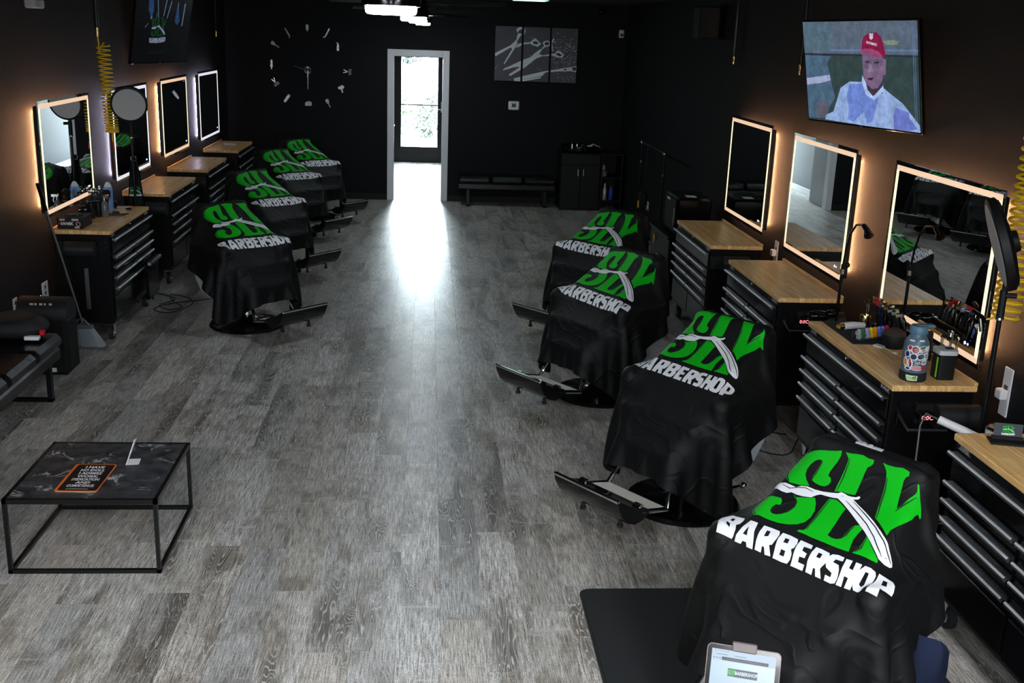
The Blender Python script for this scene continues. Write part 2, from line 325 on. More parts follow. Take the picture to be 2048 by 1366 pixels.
# emblem outlines and picture outlines
LG=[[[-0.2065,-0.2462],[-0.229,-0.2622],[-0.2471,-0.2832],[-0.2594,-0.3098],[-0.2609,-0.342],[-0.2533,-0.366],[-0.2361,-0.3819],[-0.1918,-0.393],[-0.1443,-0.3983],[-0.1119,-0.4049],[-0.0935,-0.4118],[-0.0873,-0.3936],[-0.0879,-0.3712],[-0.0929,-0.3442],[-0.0942,-0.3289],[-0.0915,-0.3132],[-0.0795,-0.3095],[-0.0702,-0.2973],[-0.0709,-0.2825],[-0.0794,-0.2724],[-0.0966,-0.2696],[-0.1183,-0.2732],[-0.137,-0.2808],[-0.1414,-0.2957],[-0.1432,-0.3243],[-0.1422,-0.3545],[-0.1461,-0.3615],[-0.1581,-0.3606],[-0.1691,-0.3538],[-0.1775,-0.3372],[-0.1791,-0.3165],[-0.1723,-0.2952],[-0.1543,-0.2746],[-0.1302,-0.2565],[-0.1593,-0.2478],[-0.1818,-0.2462]],[[-0.1534,-0.1999],[-0.14,-0.1947],[-0.1103,-0.2051],[-0.0807,-0.2178],[-0.0618,-0.1968],[-0.0464,-0.1674],[-0.0412,-0.1376],[-0.0461,-0.1119],[-0.0625,-0.0917],[-0.0876,-0.0784],[-0.1204,-0.0702],[-0.1586,-0.0688],[-0.1969,-0.0723],[-0.214,-0.0681],[-0.2355,-0.0808],[-0.2532,-0.0981],[-0.2652,-0.121],[-0.2637,-0.1413],[-0.2506,-0.1568],[-0.2278,-0.1645],[-0.2026,-0.1686],[-0.1822,-0.1707],[-0.1705,-0.1599],[-0.1644,-0.1429],[-0.1792,-0.1387],[-0.1832,-0.1222],[-0.1782,-0.1058],[-0.1658,-0.098],[-0.1492,-0.0996],[-0.1362,-0.1088],[-0.1264,-0.128],[-0.1206,-0.1475],[-0.1204,-0.1666],[-0.134,-0.1834]],[[-0.0775,-0.4106],[-0.061,-0.4113],[-0.0378,-0.4162],[-0.0139,-0.4195],[0.0072,-0.4153],[0.03,-0.4168],[0.0341,-0.4044],[0.0289,-0.3923],[0.0218,-0.3863],[0.0226,-0.3676],[0.0276,-0.3368],[0.0325,-0.3062],[0.0367,-0.2826],[0.0152,-0.2763],[-0.0071,-0.2767],[-0.036,-0.2667],[-0.0417,-0.2924],[-0.0456,-0.324],[-0.0505,-0.3603],[-0.0558,-0.3917],[-0.0647,-0.3996]],[[-0.035,-0.2342],[-0.0106,-0.2396],[0.0099,-0.2338],[0.041,-0.2198],[0.0402,-0.1987],[0.0458,-0.1514],[0.0495,-0.0993],[0.068,-0.0959],[0.0852,-0.0998],[0.095,-0.1149],[0.0974,-0.1384],[0.0983,-0.1591],[0.1051,-0.1761],[0.1186,-0.1855],[0.1352,-0.1743],[0.1322,-0.1504],[0.1318,-0.1237],[0.1376,-0.0983],[0.1433,-0.076],[0.1064,-0.0703],[0.0614,-0.0678],[0.008,-0.0657],[-0.0228,-0.0672],[-0.0456,-0.0663],[-0.0444,-0.0738],[-0.0286,-0.0809],[-0.0275,-0.1011],[-0.0301,-0.1434],[-0.0334,-0.1927]],[[0.0631,-0.4187],[0.0852,-0.4177],[0.1114,-0.4212],[0.1352,-0.4284],[0.1604,-0.4269],[0.1655,-0.4154],[0.1583,-0.4071],[0.1581,-0.3931],[0.1669,-0.3698],[0.18,-0.3307],[0.1915,-0.3003],[0.1988,-0.3222],[0.2046,-0.3524],[0.2141,-0.3823],[0.2126,-0.3953],[0.2006,-0.4122],[0.2047,-0.4157],[0.222,-0.3977],[0.2381,-0.3787],[0.2587,-0.3577],[0.2761,-0.3421],[0.2744,-0.3336],[0.2575,-0.3369],[0.2523,-0.323],[0.2501,-0.304],[0.2397,-0.2764],[0.2268,-0.2474],[0.2165,-0.2198],[0.2164,-0.1934],[0.196,-0.2089],[0.1686,-0.2254],[0.1463,-0.2361],[0.1321,-0.2786],[0.1174,-0.3307],[0.1036,-0.3703],[0.0895,-0.3962],[0.0765,-0.4087]],[[0.1624,-0.1578],[0.1761,-0.1498],[0.1968,-0.1305],[0.225,-0.1071],[0.2345,-0.1017],[0.2372,-0.0903],[0.2179,-0.0861],[0.182,-0.0834],[0.1538,-0.0787],[0.1584,-0.0878],[0.165,-0.1045],[0.164,-0.1279]]]
LR=[[-0.246,-0.2067],[-0.2462,-0.2239],[-0.2334,-0.2342],[-0.2122,-0.2384],[-0.191,-0.2367],[-0.1688,-0.2332],[-0.1538,-0.2456],[-0.134,-0.2508],[-0.1012,-0.248],[-0.0724,-0.2506],[-0.0463,-0.2568],[-0.0276,-0.2625],[-0.0201,-0.2653],[-0.0122,-0.2731],[0.003,-0.2724],[0.0159,-0.2696],[0.0296,-0.271],[0.0451,-0.2752],[0.0524,-0.2836],[0.0593,-0.2802],[0.0568,-0.271],[0.0414,-0.264],[0.0662,-0.2536],[0.1078,-0.2386],[0.1508,-0.2205],[0.1923,-0.1981],[0.2325,-0.1716],[0.2623,-0.1447],[0.2765,-0.1269],[0.2817,-0.1129],[0.2766,-0.105],[0.2584,-0.1021],[0.2321,-0.1067],[0.2125,-0.1218],[0.1841,-0.1454],[0.1478,-0.1699],[0.1055,-0.1921],[0.0574,-0.2168],[0.0204,-0.2346],[-0.0095,-0.2463],[-0.025,-0.2416],[-0.0492,-0.2387],[-0.0709,-0.2371],[-0.081,-0.2296],[-0.0871,-0.2217],[-0.0927,-0.2131],[-0.1189,-0.2064],[-0.1447,-0.2043],[-0.1667,-0.2076],[-0.18,-0.1984],[-0.1997,-0.1982],[-0.2234,-0.2033]]
LGL=[[[-0.2078,-0.248],[-0.2306,-0.2713],[-0.2468,-0.3034],[-0.2513,-0.334],[-0.2448,-0.3625],[-0.2312,-0.3807]],[[-0.1362,-0.2836],[-0.1393,-0.3213],[-0.1399,-0.358]],[[-0.2081,-0.0711],[-0.2302,-0.0835],[-0.2473,-0.1011],[-0.2574,-0.1226],[-0.2552,-0.1407],[-0.2413,-0.1552]],[[-0.1362,-0.1088],[-0.1223,-0.1278],[-0.1174,-0.1539],[-0.1233,-0.1746],[-0.1466,-0.1985]],[[-0.0304,-0.2696],[-0.0395,-0.3319],[-0.0516,-0.3938]],[[-0.0238,-0.0848],[-0.0264,-0.1546],[-0.0296,-0.2346]],[[0.0914,-0.104],[0.1013,-0.1271],[0.1016,-0.1541],[0.1073,-0.1728]],[[0.1523,-0.2348],[0.1353,-0.2848],[0.1206,-0.337],[0.1033,-0.3795]],[[0.1928,-0.2897],[0.2009,-0.3187],[0.2224,-0.3751]],[[0.1604,-0.0846],[0.1702,-0.1073],[0.1658,-0.1552]]]
LRL=[[[0.0218,-0.2492],[0.086,-0.2226],[0.1362,-0.1993],[0.1841,-0.1673],[0.2186,-0.1337],[0.2382,-0.1186]],[[0.0459,-0.257],[0.1143,-0.2284],[0.1686,-0.2032],[0.2158,-0.1712],[0.2568,-0.1374],[0.2749,-0.1197]],[[-0.2215,-0.2288],[-0.1838,-0.2208],[-0.1617,-0.2344],[-0.136,-0.2425],[-0.0994,-0.2369]],[[-0.0035,-0.2587],[0.0031,-0.2621]],[[0.2482,-0.1241],[0.2547,-0.1277]]]
LT=[([[-0.2892,-0.0393],[-0.2681,-0.0423],[-0.2351,-0.0434],[-0.2292,-0.0303],[-0.2293,-0.0119],[-0.2367,-0.0033],[-0.227,0.0122],[-0.221,0.0385],[-0.2217,0.048],[-0.2433,0.0482],[-0.2725,0.0478],[-0.2829,0.0281],[-0.2962,0.0003]],[[[-0.2722,-0.0239],[-0.2611,-0.0251],[-0.2581,-0.0105],[-0.2693,-0.0078]],[[-0.2691,0.0092],[-0.2554,0.0089],[-0.2491,0.0239],[-0.2638,0.0225]]]),([[-0.2059,-0.0412],[-0.1766,-0.0411],[-0.1706,-0.0224],[-0.1642,-0.0032],[-0.1532,0.0223],[-0.1425,0.0512],[-0.1647,0.0509],[-0.1729,0.0374],[-0.1861,0.0378],[-0.1871,0.0496],[-0.2093,0.0503],[-0.2148,0.0284],[-0.2122,-0.0049]],[[[-0.192,-0.0156],[-0.1817,0.0151],[-0.1971,0.0153]]]),([[-0.1522,-0.0404],[-0.1229,-0.0411],[-0.093,-0.0404],[-0.0851,-0.0278],[-0.0831,-0.0067],[-0.087,0.014],[-0.0956,0.0178],[-0.0855,0.0343],[-0.075,0.0504],[-0.0961,0.0523],[-0.1095,0.0298],[-0.1173,0.0295],[-0.1113,0.0506],[-0.1353,0.0491],[-0.1449,0.0178],[-0.1498,-0.0177]],[[[-0.1308,-0.0256],[-0.1177,-0.0259],[-0.1129,-0.0061],[-0.1263,-0.0011]]]),([[-0.0802,-0.0393],[-0.0515,-0.0406],[-0.0219,-0.0376],[-0.0146,-0.0219],[-0.0139,-0.0027],[-0.0208,0.0042],[-0.0119,0.0158],[-0.0089,0.0356],[-0.0128,0.0507],[-0.0329,0.0532],[-0.0663,0.0521],[-0.0719,0.0247],[-0.08,-0.0128]],[[[-0.0599,-0.0236],[-0.0458,-0.0246],[-0.0411,-0.0075],[-0.0564,-0.0057]],[[-0.0508,0.0153],[-0.0357,0.0158],[-0.0337,0.0342],[-0.05,0.0345]]]),([[-0.0124,-0.0397],[0.033,-0.0391],[0.0364,-0.0237],[0.0114,-0.0209],[0.0149,-0.0055],[0.0335,-0.0028],[0.034,0.0119],[0.0155,0.0136],[0.0187,0.0311],[0.0419,0.031],[0.0448,0.0506],[0.0007,0.0518],[-0.005,0.0205],[-0.0115,-0.0148]],[]),([[0.0453,-0.0393],[0.0673,-0.0407],[0.0952,-0.0397],[0.1019,-0.0256],[0.1029,-0.0008],[0.0966,0.0132],[0.0947,0.0206],[0.1108,0.0471],[0.0906,0.048],[0.0797,0.0269],[0.0725,0.0267],[0.0774,0.0492],[0.0551,0.0491],[0.0469,0.0176],[0.0441,-0.015]],[[[0.0644,-0.0241],[0.0783,-0.0244],[0.0796,-0.0069],[0.0662,-0.0059]]]),([[0.1054,-0.0411],[0.1214,-0.0482],[0.1438,-0.0496],[0.1465,-0.0335],[0.1237,-0.0292],[0.1222,-0.0158],[0.1434,-0.0149],[0.1514,-0.0028],[0.1579,0.0226],[0.1572,0.0395],[0.1461,0.0458],[0.1217,0.0463],[0.1175,0.0287],[0.1363,0.0286],[0.1342,0.0152],[0.1103,0.0077],[0.1005,-0.0079],[0.0986,-0.028]],[]),([[0.1518,-0.0489],[0.1723,-0.0528],[0.1757,-0.0226],[0.1894,-0.022],[0.1842,-0.0535],[0.2042,-0.0551],[0.2068,-0.0132],[0.2112,0.0373],[0.1906,0.0389],[0.1874,0.0059],[0.1741,0.006],[0.1813,0.0401],[0.162,0.0417],[0.1583,-0.0025]],[]),([[0.2131,-0.0579],[0.23,-0.0624],[0.2473,-0.0585],[0.2546,-0.0442],[0.2577,-0.0134],[0.2607,0.0171],[0.2564,0.0309],[0.2396,0.0353],[0.2206,0.034],[0.2113,0.0231],[0.2065,-0.0007],[0.2056,-0.0331]],[[[0.2231,-0.0396],[0.2334,-0.0404],[0.2417,0.0078],[0.2373,0.0164],[0.2268,0.0102]]]),([[0.2588,-0.0608],[0.281,-0.059],[0.3057,-0.0527],[0.3142,-0.0414],[0.3175,-0.0153],[0.3157,0.0024],[0.3013,0.0099],[0.2879,0.0116],[0.2909,0.0318],[0.2705,0.0316],[0.2604,0.0012],[0.2616,-0.0278]],[[[0.2789,-0.0416],[0.2921,-0.041],[0.2964,-0.0133],[0.2839,-0.0102]]])]
TVP=[('bgt',[[-0.0,1.0],[1.0,1.0],[0.998,0.695],[0.004,0.685]]),('bgs',[[0.002,0.727],[1.0,0.747],[1.001,0.727],[0.001,0.704]]),('bar',[[0.0,0.685],[1.0,0.695],[1.0,0.678],[0.001,0.666]]),('bgb',[[0.001,0.666],[1.0,0.678],[1.0,0.0],[-0.0,0.0]]),('bgy',[[0.723,0.816],[0.797,0.829],[0.855,0.816],[0.839,0.783],[0.751,0.783]]),('bgl',[[-0.0,1.0],[0.28,0.97],[0.249,0.698],[-0.001,0.685]]),('pl',[[0.007,0.666],[0.264,0.662],[0.217,0.597],[0.238,0.496],[0.25,0.385],[0.278,0.257],[0.22,0.158],[0.177,0.03],[0.001,0.015]]),('plb',[[0.005,0.427],[0.237,0.477],[0.243,0.422],[0.152,0.389],[0.008,0.36]]),('plh',[[0.094,0.175],[0.196,0.213],[0.211,0.148],[0.159,0.028],[0.085,0.02]]),('bod',[[0.167,0.015],[0.184,0.069],[0.252,0.105],[0.273,0.164],[0.335,0.354],[0.422,0.423],[0.536,0.426],[0.596,0.319],[0.704,0.328],[0.718,0.381],[0.78,0.325],[0.865,0.256],[0.92,0.176],[0.995,0.067],[1.0,0.0],[0.567,-0.001]]),('sh1',[[0.421,0.396],[0.381,0.266],[0.402,0.176],[0.388,0.046],[0.437,0.028],[0.54,0.136],[0.56,0.03],[0.608,0.049],[0.672,0.29],[0.611,0.303],[0.572,0.326],[0.536,0.413]]),('sh2',[[0.813,0.208],[0.913,0.175],[0.919,0.125],[0.98,0.031],[0.908,0.004],[0.791,-0.003],[0.788,0.127]]),('neck',[[0.552,0.422],[0.581,0.345],[0.618,0.299],[0.681,0.326],[0.708,0.415],[0.713,0.467]]),('col',[[0.539,0.492],[0.568,0.423],[0.581,0.354],[0.626,0.295],[0.715,0.406],[0.712,0.441],[0.717,0.355],[0.633,0.261],[0.563,0.308],[0.533,0.43]]),('face',[[0.549,0.721],[0.547,0.581],[0.551,0.475],[0.575,0.406],[0.621,0.365],[0.668,0.377],[0.709,0.449],[0.723,0.519],[0.743,0.554],[0.75,0.648],[0.717,0.664],[0.657,0.697]]),('fsh',[[0.553,0.634],[0.732,0.656],[0.714,0.587],[0.636,0.549],[0.558,0.555]]),('eye',[[0.573,0.625],[0.608,0.631],[0.608,0.613],[0.576,0.61]]),('eye',[[0.647,0.623],[0.689,0.629],[0.689,0.612],[0.65,0.609]]),('nose',[[0.603,0.6],[0.631,0.601],[0.635,0.532],[0.592,0.526]]),('mou',[[0.586,0.468],[0.641,0.476],[0.624,0.451],[0.593,0.45]]),('ear',[[0.725,0.579],[0.747,0.563],[0.741,0.511],[0.722,0.506]]),('cap',[[0.546,0.73],[0.553,0.808],[0.571,0.86],[0.627,0.897],[0.681,0.897],[0.713,0.858],[0.733,0.799],[0.745,0.724],[0.741,0.664],[0.718,0.689],[0.636,0.739],[0.574,0.747]]),('brim',[[0.515,0.716],[0.566,0.743],[0.629,0.748],[0.689,0.723],[0.729,0.672],[0.672,0.671],[0.611,0.7],[0.549,0.71]]),('emb',[[0.619,0.889],[0.654,0.889],[0.649,0.842],[0.632,0.829],[0.619,0.842]])]
SCP=[('m',[[-0.001,0.504],[0.185,0.656],[0.253,0.76],[0.263,0.854],[0.285,0.882],[0.316,0.871],[0.295,0.816],[0.262,0.734],[0.268,0.695],[0.239,0.606],[0.213,0.584],[0.186,0.616],[0.005,0.444]]),('m',[[0.119,0.305],[0.109,0.325],[0.204,0.584],[0.236,0.719],[0.263,0.708],[0.231,0.586]]),('m',[[0.248,0.932],[0.256,0.966],[0.291,0.995],[0.344,0.979],[0.363,0.927],[0.347,0.853],[0.312,0.837],[0.329,0.885],[0.336,0.932],[0.309,0.956],[0.275,0.921],[0.267,0.88]]),('m',[[0.248,0.613],[0.272,0.682],[0.325,0.712],[0.413,0.721],[0.448,0.76],[0.482,0.803],[0.556,0.701],[0.513,0.645],[0.45,0.674],[0.423,0.699],[0.334,0.679],[0.291,0.636]]),('d',[[0.453,0.734],[0.492,0.75],[0.529,0.706],[0.494,0.69],[0.463,0.695]]),('m',[[0.104,0.191],[0.108,0.218],[0.325,0.385],[0.429,0.452],[0.498,0.55],[0.55,0.607],[0.572,0.602],[0.535,0.513],[0.58,0.495],[0.678,0.522],[0.731,0.539],[0.752,0.594],[0.802,0.571],[0.84,0.506],[0.814,0.457],[0.751,0.466],[0.705,0.497],[0.572,0.475],[0.501,0.43],[0.381,0.275],[0.199,0.096],[0.172,0.115],[0.31,0.27],[0.239,0.259]]),('d',[[0.731,0.526],[0.775,0.549],[0.817,0.504],[0.786,0.482]]),('m',[[0.574,0.702],[0.581,0.75],[0.626,0.766],[0.662,0.749],[0.66,0.668],[0.611,0.651],[0.577,0.609],[0.559,0.608],[0.593,0.67]]),('d',[[0.592,0.71],[0.617,0.745],[0.654,0.728],[0.646,0.687],[0.61,0.678]]),('m',[[0.675,0.75],[0.705,0.818],[0.714,0.799],[0.689,0.724],[0.697,0.617],[0.712,0.565],[0.689,0.59]]),('m',[[0.236,0.052],[0.597,0.201],[0.758,0.245],[0.847,0.277],[0.954,0.298],[0.999,0.321],[1.003,0.206],[0.921,0.221],[0.759,0.205],[0.625,0.183],[0.582,0.113],[0.246,0.001]]),('t',[[0.246,0.001],[0.573,0.099],[0.565,0.071],[0.335,-0.003]]),('d',[[0.843,0.257],[0.874,0.266],[0.875,0.236],[0.848,0.232]]),('d',[[0.941,0.283],[0.995,0.3],[0.993,0.233],[0.957,0.23]])]

# ---------------------------------------------------------------- room shell
XL, XR, YB, YF, ZC = -2.82, 2.80, 15.70, -2.5, 2.83
def structure(name, mb, m, parent=None): return tag(mb.obj(name, m, parent), kind='structure')
fl = structure('floor', MB().box(XL-.1, XR+.1, YF-.1, YB+.1, -.10, -.006).box(-.80, .50, YB+.1, 20.9, -.10, -.006), mat('dark_subfloor', (.06, .057, .053), .9))
PW = (XR-XL)/31; PL = 1.22
planks = []
for c in range(31):
    x0 = XL+c*PW; y = YF-random.random()*PL
    while y < YB:
        a, b = max(y, YF), min(y+PL, YB)
        if b-a > .03: planks.append((x0, a, b))
        y += PL
def inview(p):
    x, a, b = p; cy = (a+b)/2
    return b > 3.45 and (x-.42) > -.62*max(cy, 3.6)-.3 and x < .60*max(cy, 3.6)+.5
vis = sorted([p for p in planks if inview(p)], key=lambda p: p[1])[:296]
vs = set(vis)
def plank_mb(mb, x, a, b, full=False):
    g = .0003
    return mb.box(x+g, x+PW-g, a+g, b-g, -.008, 0, .0005)
PM = plank_mb(MB(), -PW/2, -PL/2, PL/2).mesh('plank', FLOORM)
for p in vis:
    x, a, b = p
    if abs(b-a-PL) < .001: link('plank', PM, fl, (x+PW/2, (a+b)/2, 0))
    else:
        h = (b-a)/2; plank_mb(MB(), -PW/2, -h, h).obj('plank', FLOORM, fl, (x+PW/2, (a+b)/2, 0))
rest = MB()
for p in planks:
    if p not in vs: plank_mb(rest, *p)
xx = -.76
while xx < .44:
    y = YB-random.random()*PL
    while y < 20.8:
        a, b = max(y, YB), min(y+PL, 20.8)
        if b-a > .03: plank_mb(rest, xx, a, b)
        y += PL
    xx += PW
tag(rest.obj('distant_planking', FLOORM, fl), kind='stuff')
structure('wall_left', MB().box(XL-.15, XL, YF-.1, YB+.1, 0, ZC), WALL)
structure('wall_right', MB().box(XR, XR+.15, YF-.1, YB+.1, 0, ZC), WALL)
DX0, DX1, DH = -.492, .194, 2.03
structure('wall_back', MB().box(XL, DX0-.012, YB, YB+.12, 0, ZC).box(DX1+.012, XR, YB, YB+.12, 0, ZC).box(DX0-.012, DX1+.012, YB, YB+.12, DH+.012, ZC), WALL)
structure('ceiling', MB().box(XL-.1, XR+.1, YF-.1, YB+.1, ZC, ZC+.1), CEIL)
structure('wall_front', MB().box(XL, XR, YF-.12, YF, 0, .12).box(XL, XR, YF-.12, YF, 2.62, ZC).box(XL, -2.45, YF-.12, YF, .12, 2.62).box(2.45, XR, YF-.12, YF, .12, 2.62), WALL)
wf = structure('window_1', MB().box(-2.45, 2.45, YF-.08, YF-.02, .12, .18).box(-2.45, 2.45, YF-.08, YF-.02, 2.56, 2.62), BLK)
for x in (-2.42, -.82, .82, 2.42): MB().box(x-.03, x+.03, YF-.08, YF-.02, .18, 2.56).obj('mullion', BLK, wf)
for a, b in ((-2.39, -.85), (-.79, .79), (.85, 2.39)): MB().box(a, b, YF-.055, YF-.045, .18, 2.56).obj('pane', glassy('tinted_shopfront_glass', (TINT, TINT, TINT)), wf)
for nm, bx in (('baseboard_left', (XL, XL+.014, YF, YB, 0, .09)), ('baseboard_right', (XR-.014, XR, YF, YB, 0, .09))):
    structure(nm, MB().box(*bx, .003), BLKM)
structure('baseboard_back', MB().box(XL, DX0-.1, YB-.014, YB, 0, .09, .003).box(DX1+.1, XR, YB-.014, YB, 0, .09, .003), BLKM)
cs = tag(thing('trim_1', None, None), kind='structure')
CW = .093
MB().box(DX0-CW, DX0, YB-.02, YB, 0, DH+CW, .004).obj('side_casing', WHITE, cs)
MB().box(DX1, DX1+CW, YB-.02, YB, 0, DH+CW, .004).obj('side_casing', WHITE, cs)
MB().box(DX0, DX1, YB-.02, YB, DH, DH+CW, .004).obj('head_casing', WHITE, cs)
MB().box(DX0-.012, DX0, YB, YB+.13, 0, DH).box(DX1, DX1+.012, YB, YB+.13, 0, DH).box(DX0-.012, DX1+.012, YB, YB+.13, DH, DH+.012).obj('door_jamb', WHITE, cs)
structure('wall_hall_left', MB().box(-.90, -.78, YB+.12, 20.52, 0, ZC), HALLW)
structure('wall_hall_right', MB().box(.48, .60, YB+.12, 20.52, 0, ZC), HALLW)
structure('wall_hall_end', MB().box(-.9, -.66, 20.45, 20.55, 0, ZC).box(.32, .60, 20.45, 20.55, 0, ZC).box(-.66, .32, 20.45, 20.55, 2.04, ZC), HALLW)
structure('ceiling_hall', MB().box(-.9, .6, YB+.12, 20.6, ZC, ZC+.1), HALLW)
structure('baseboard_hall', MB().box(-.78, -.765, YB+.14, 20.45, 0, .1, .003).box(.465, .48, YB+.14, 20.45, 0, .1, .003), WHITE)
d = tag(thing('door_1', None, None, (DX0-.03, YB+.15, 0), math.radians(2)), kind='structure')
MB().box(-.045, -.005, .0, .72, .01, 2.02, .003).obj('door_leaf', GREYD, d)
MB().cyl((-.005, .66, 1.0), (.02, .66, 1.0), .022).tube([(.02, .66, 1.), (.035, .66, 1.), (.035, .56, 1.)], .008).obj('door_handle', CHR, d)
d = tag(thing('door_2', None, None, (-.66, 20.42, 0)), kind='structure')
MB().box(0, .155, 0, .045, 0, 2.03).box(.83, .98, 0, .045, 0, 2.03).box(.155, .83, 0, .045, 0, .285).box(.155, .83, 0, .045, 1.91, 2.03).obj('door_frame', BLK, d)
MB().box(.155, .83, .01, .035, 1.045, 1.065).obj('glazing_bar', BLK, d)
for a, b in ((.285, 1.045), (1.065, 1.91)): MB().box(.155, .83, .018, .026, a, b).obj('pane', PANE, d)
MB().box(.885, .935, -.012, 0, .93, 1.13, .004).tube([(.91, -.01, .99), (.91, -.06, .99), (.83, -.06, .99)], .011).cyl((.91, -.012, 1.08), (.91, -.03, 1.08), .02).obj('door_handle', CHR, d)

# ---------------------------------------------------------------- what stands outside the glass door
structure('ground', MB().box(-25, 25, 20.9, 60, -.12, -.06).box(-8, 8, -14, -2.7, -.12, -.06), mat('pale_concrete_ground', (.40, .40, .38), .8, bump=(6, .3)))
def leafy(name, label, x, y, r, h, n, col, seed):
    rnd = random.Random(seed); t = thing(name, label, 'plant' if h < 1 else 'tree', (x, y, -.06))
    if h > .9: MB().tube([(0, 0, 0), (.05, 0, h*.5), (0, .05, h)], [.09, .06, .03]).obj('trunk', mat('bark', (.06, .045, .03), .9), t)
    mb = MB()
    for i in range(n):
        a, b = rnd.random()*6.28, rnd.random()*3.14; q = rnd.random()**.4
        c = Vector((math.cos(a)*math.sin(b)*r[0]*q, math.sin(a)*math.sin(b)*r[0]*q, h+math.cos(b)*r[1]*q))
        u = Vector((rnd.uniform(-1, 1), rnd.uniform(-1, 1), rnd.uniform(-1, 1))).normalized(); w = u.orthogonal().normalized()
        s = rnd.uniform(.03, .07); mb._a([c-u*s, c+w*s*.5, c+u*s, c-w*s*.5], [(0, 1, 2, 3)], 0)
    tag(mb.obj('foliage', mat('leaf_'+name, col, .6), t), kind='stuff')
leafy('broadleaf_tree', 'grey green broadleaf tree outside the glass door', -.45, 27.5, (.50, .75), 2.35, 2600, (.0054, .0078, .006), 3)
leafy('yellow_green_shrub', 'low yellow green shrub seen low left through the glass door', -.72, 24.5, (.35, .55), .65, 1500, (.007, .016, .002), 4)
leafy('grey_green_shrub', 'grey green shrub seen low right through the glass door', .05, 26.0, (.45, .55), .45, 1500, (.0085, .012, .007), 5)
t = thing('neighbouring_house', 'grey house with a white window beyond the glass door', 'house', (.9, 38, -.06))
MB().box(-.9, 2.6, 0, 3, 0, 3.6).obj('wall', mat('slate_siding', (.010, .0105, .011), .8), t)
MB().box(-.1, .35, -.05, .02, 1.5, 2.4, .01).obj('window', mat('white_blind', (.03, .03, .03), .6), t)
MB().prism([(-1.1, 3.6), (2.8, 3.6), (2.3, 4.6), (-.6, 4.6)], (0, -.2, 0), X3, Z3, (0, 3.4, 0)).obj('roof', mat('grey_roof_shingle', (.008, .008, .009), .9), t)

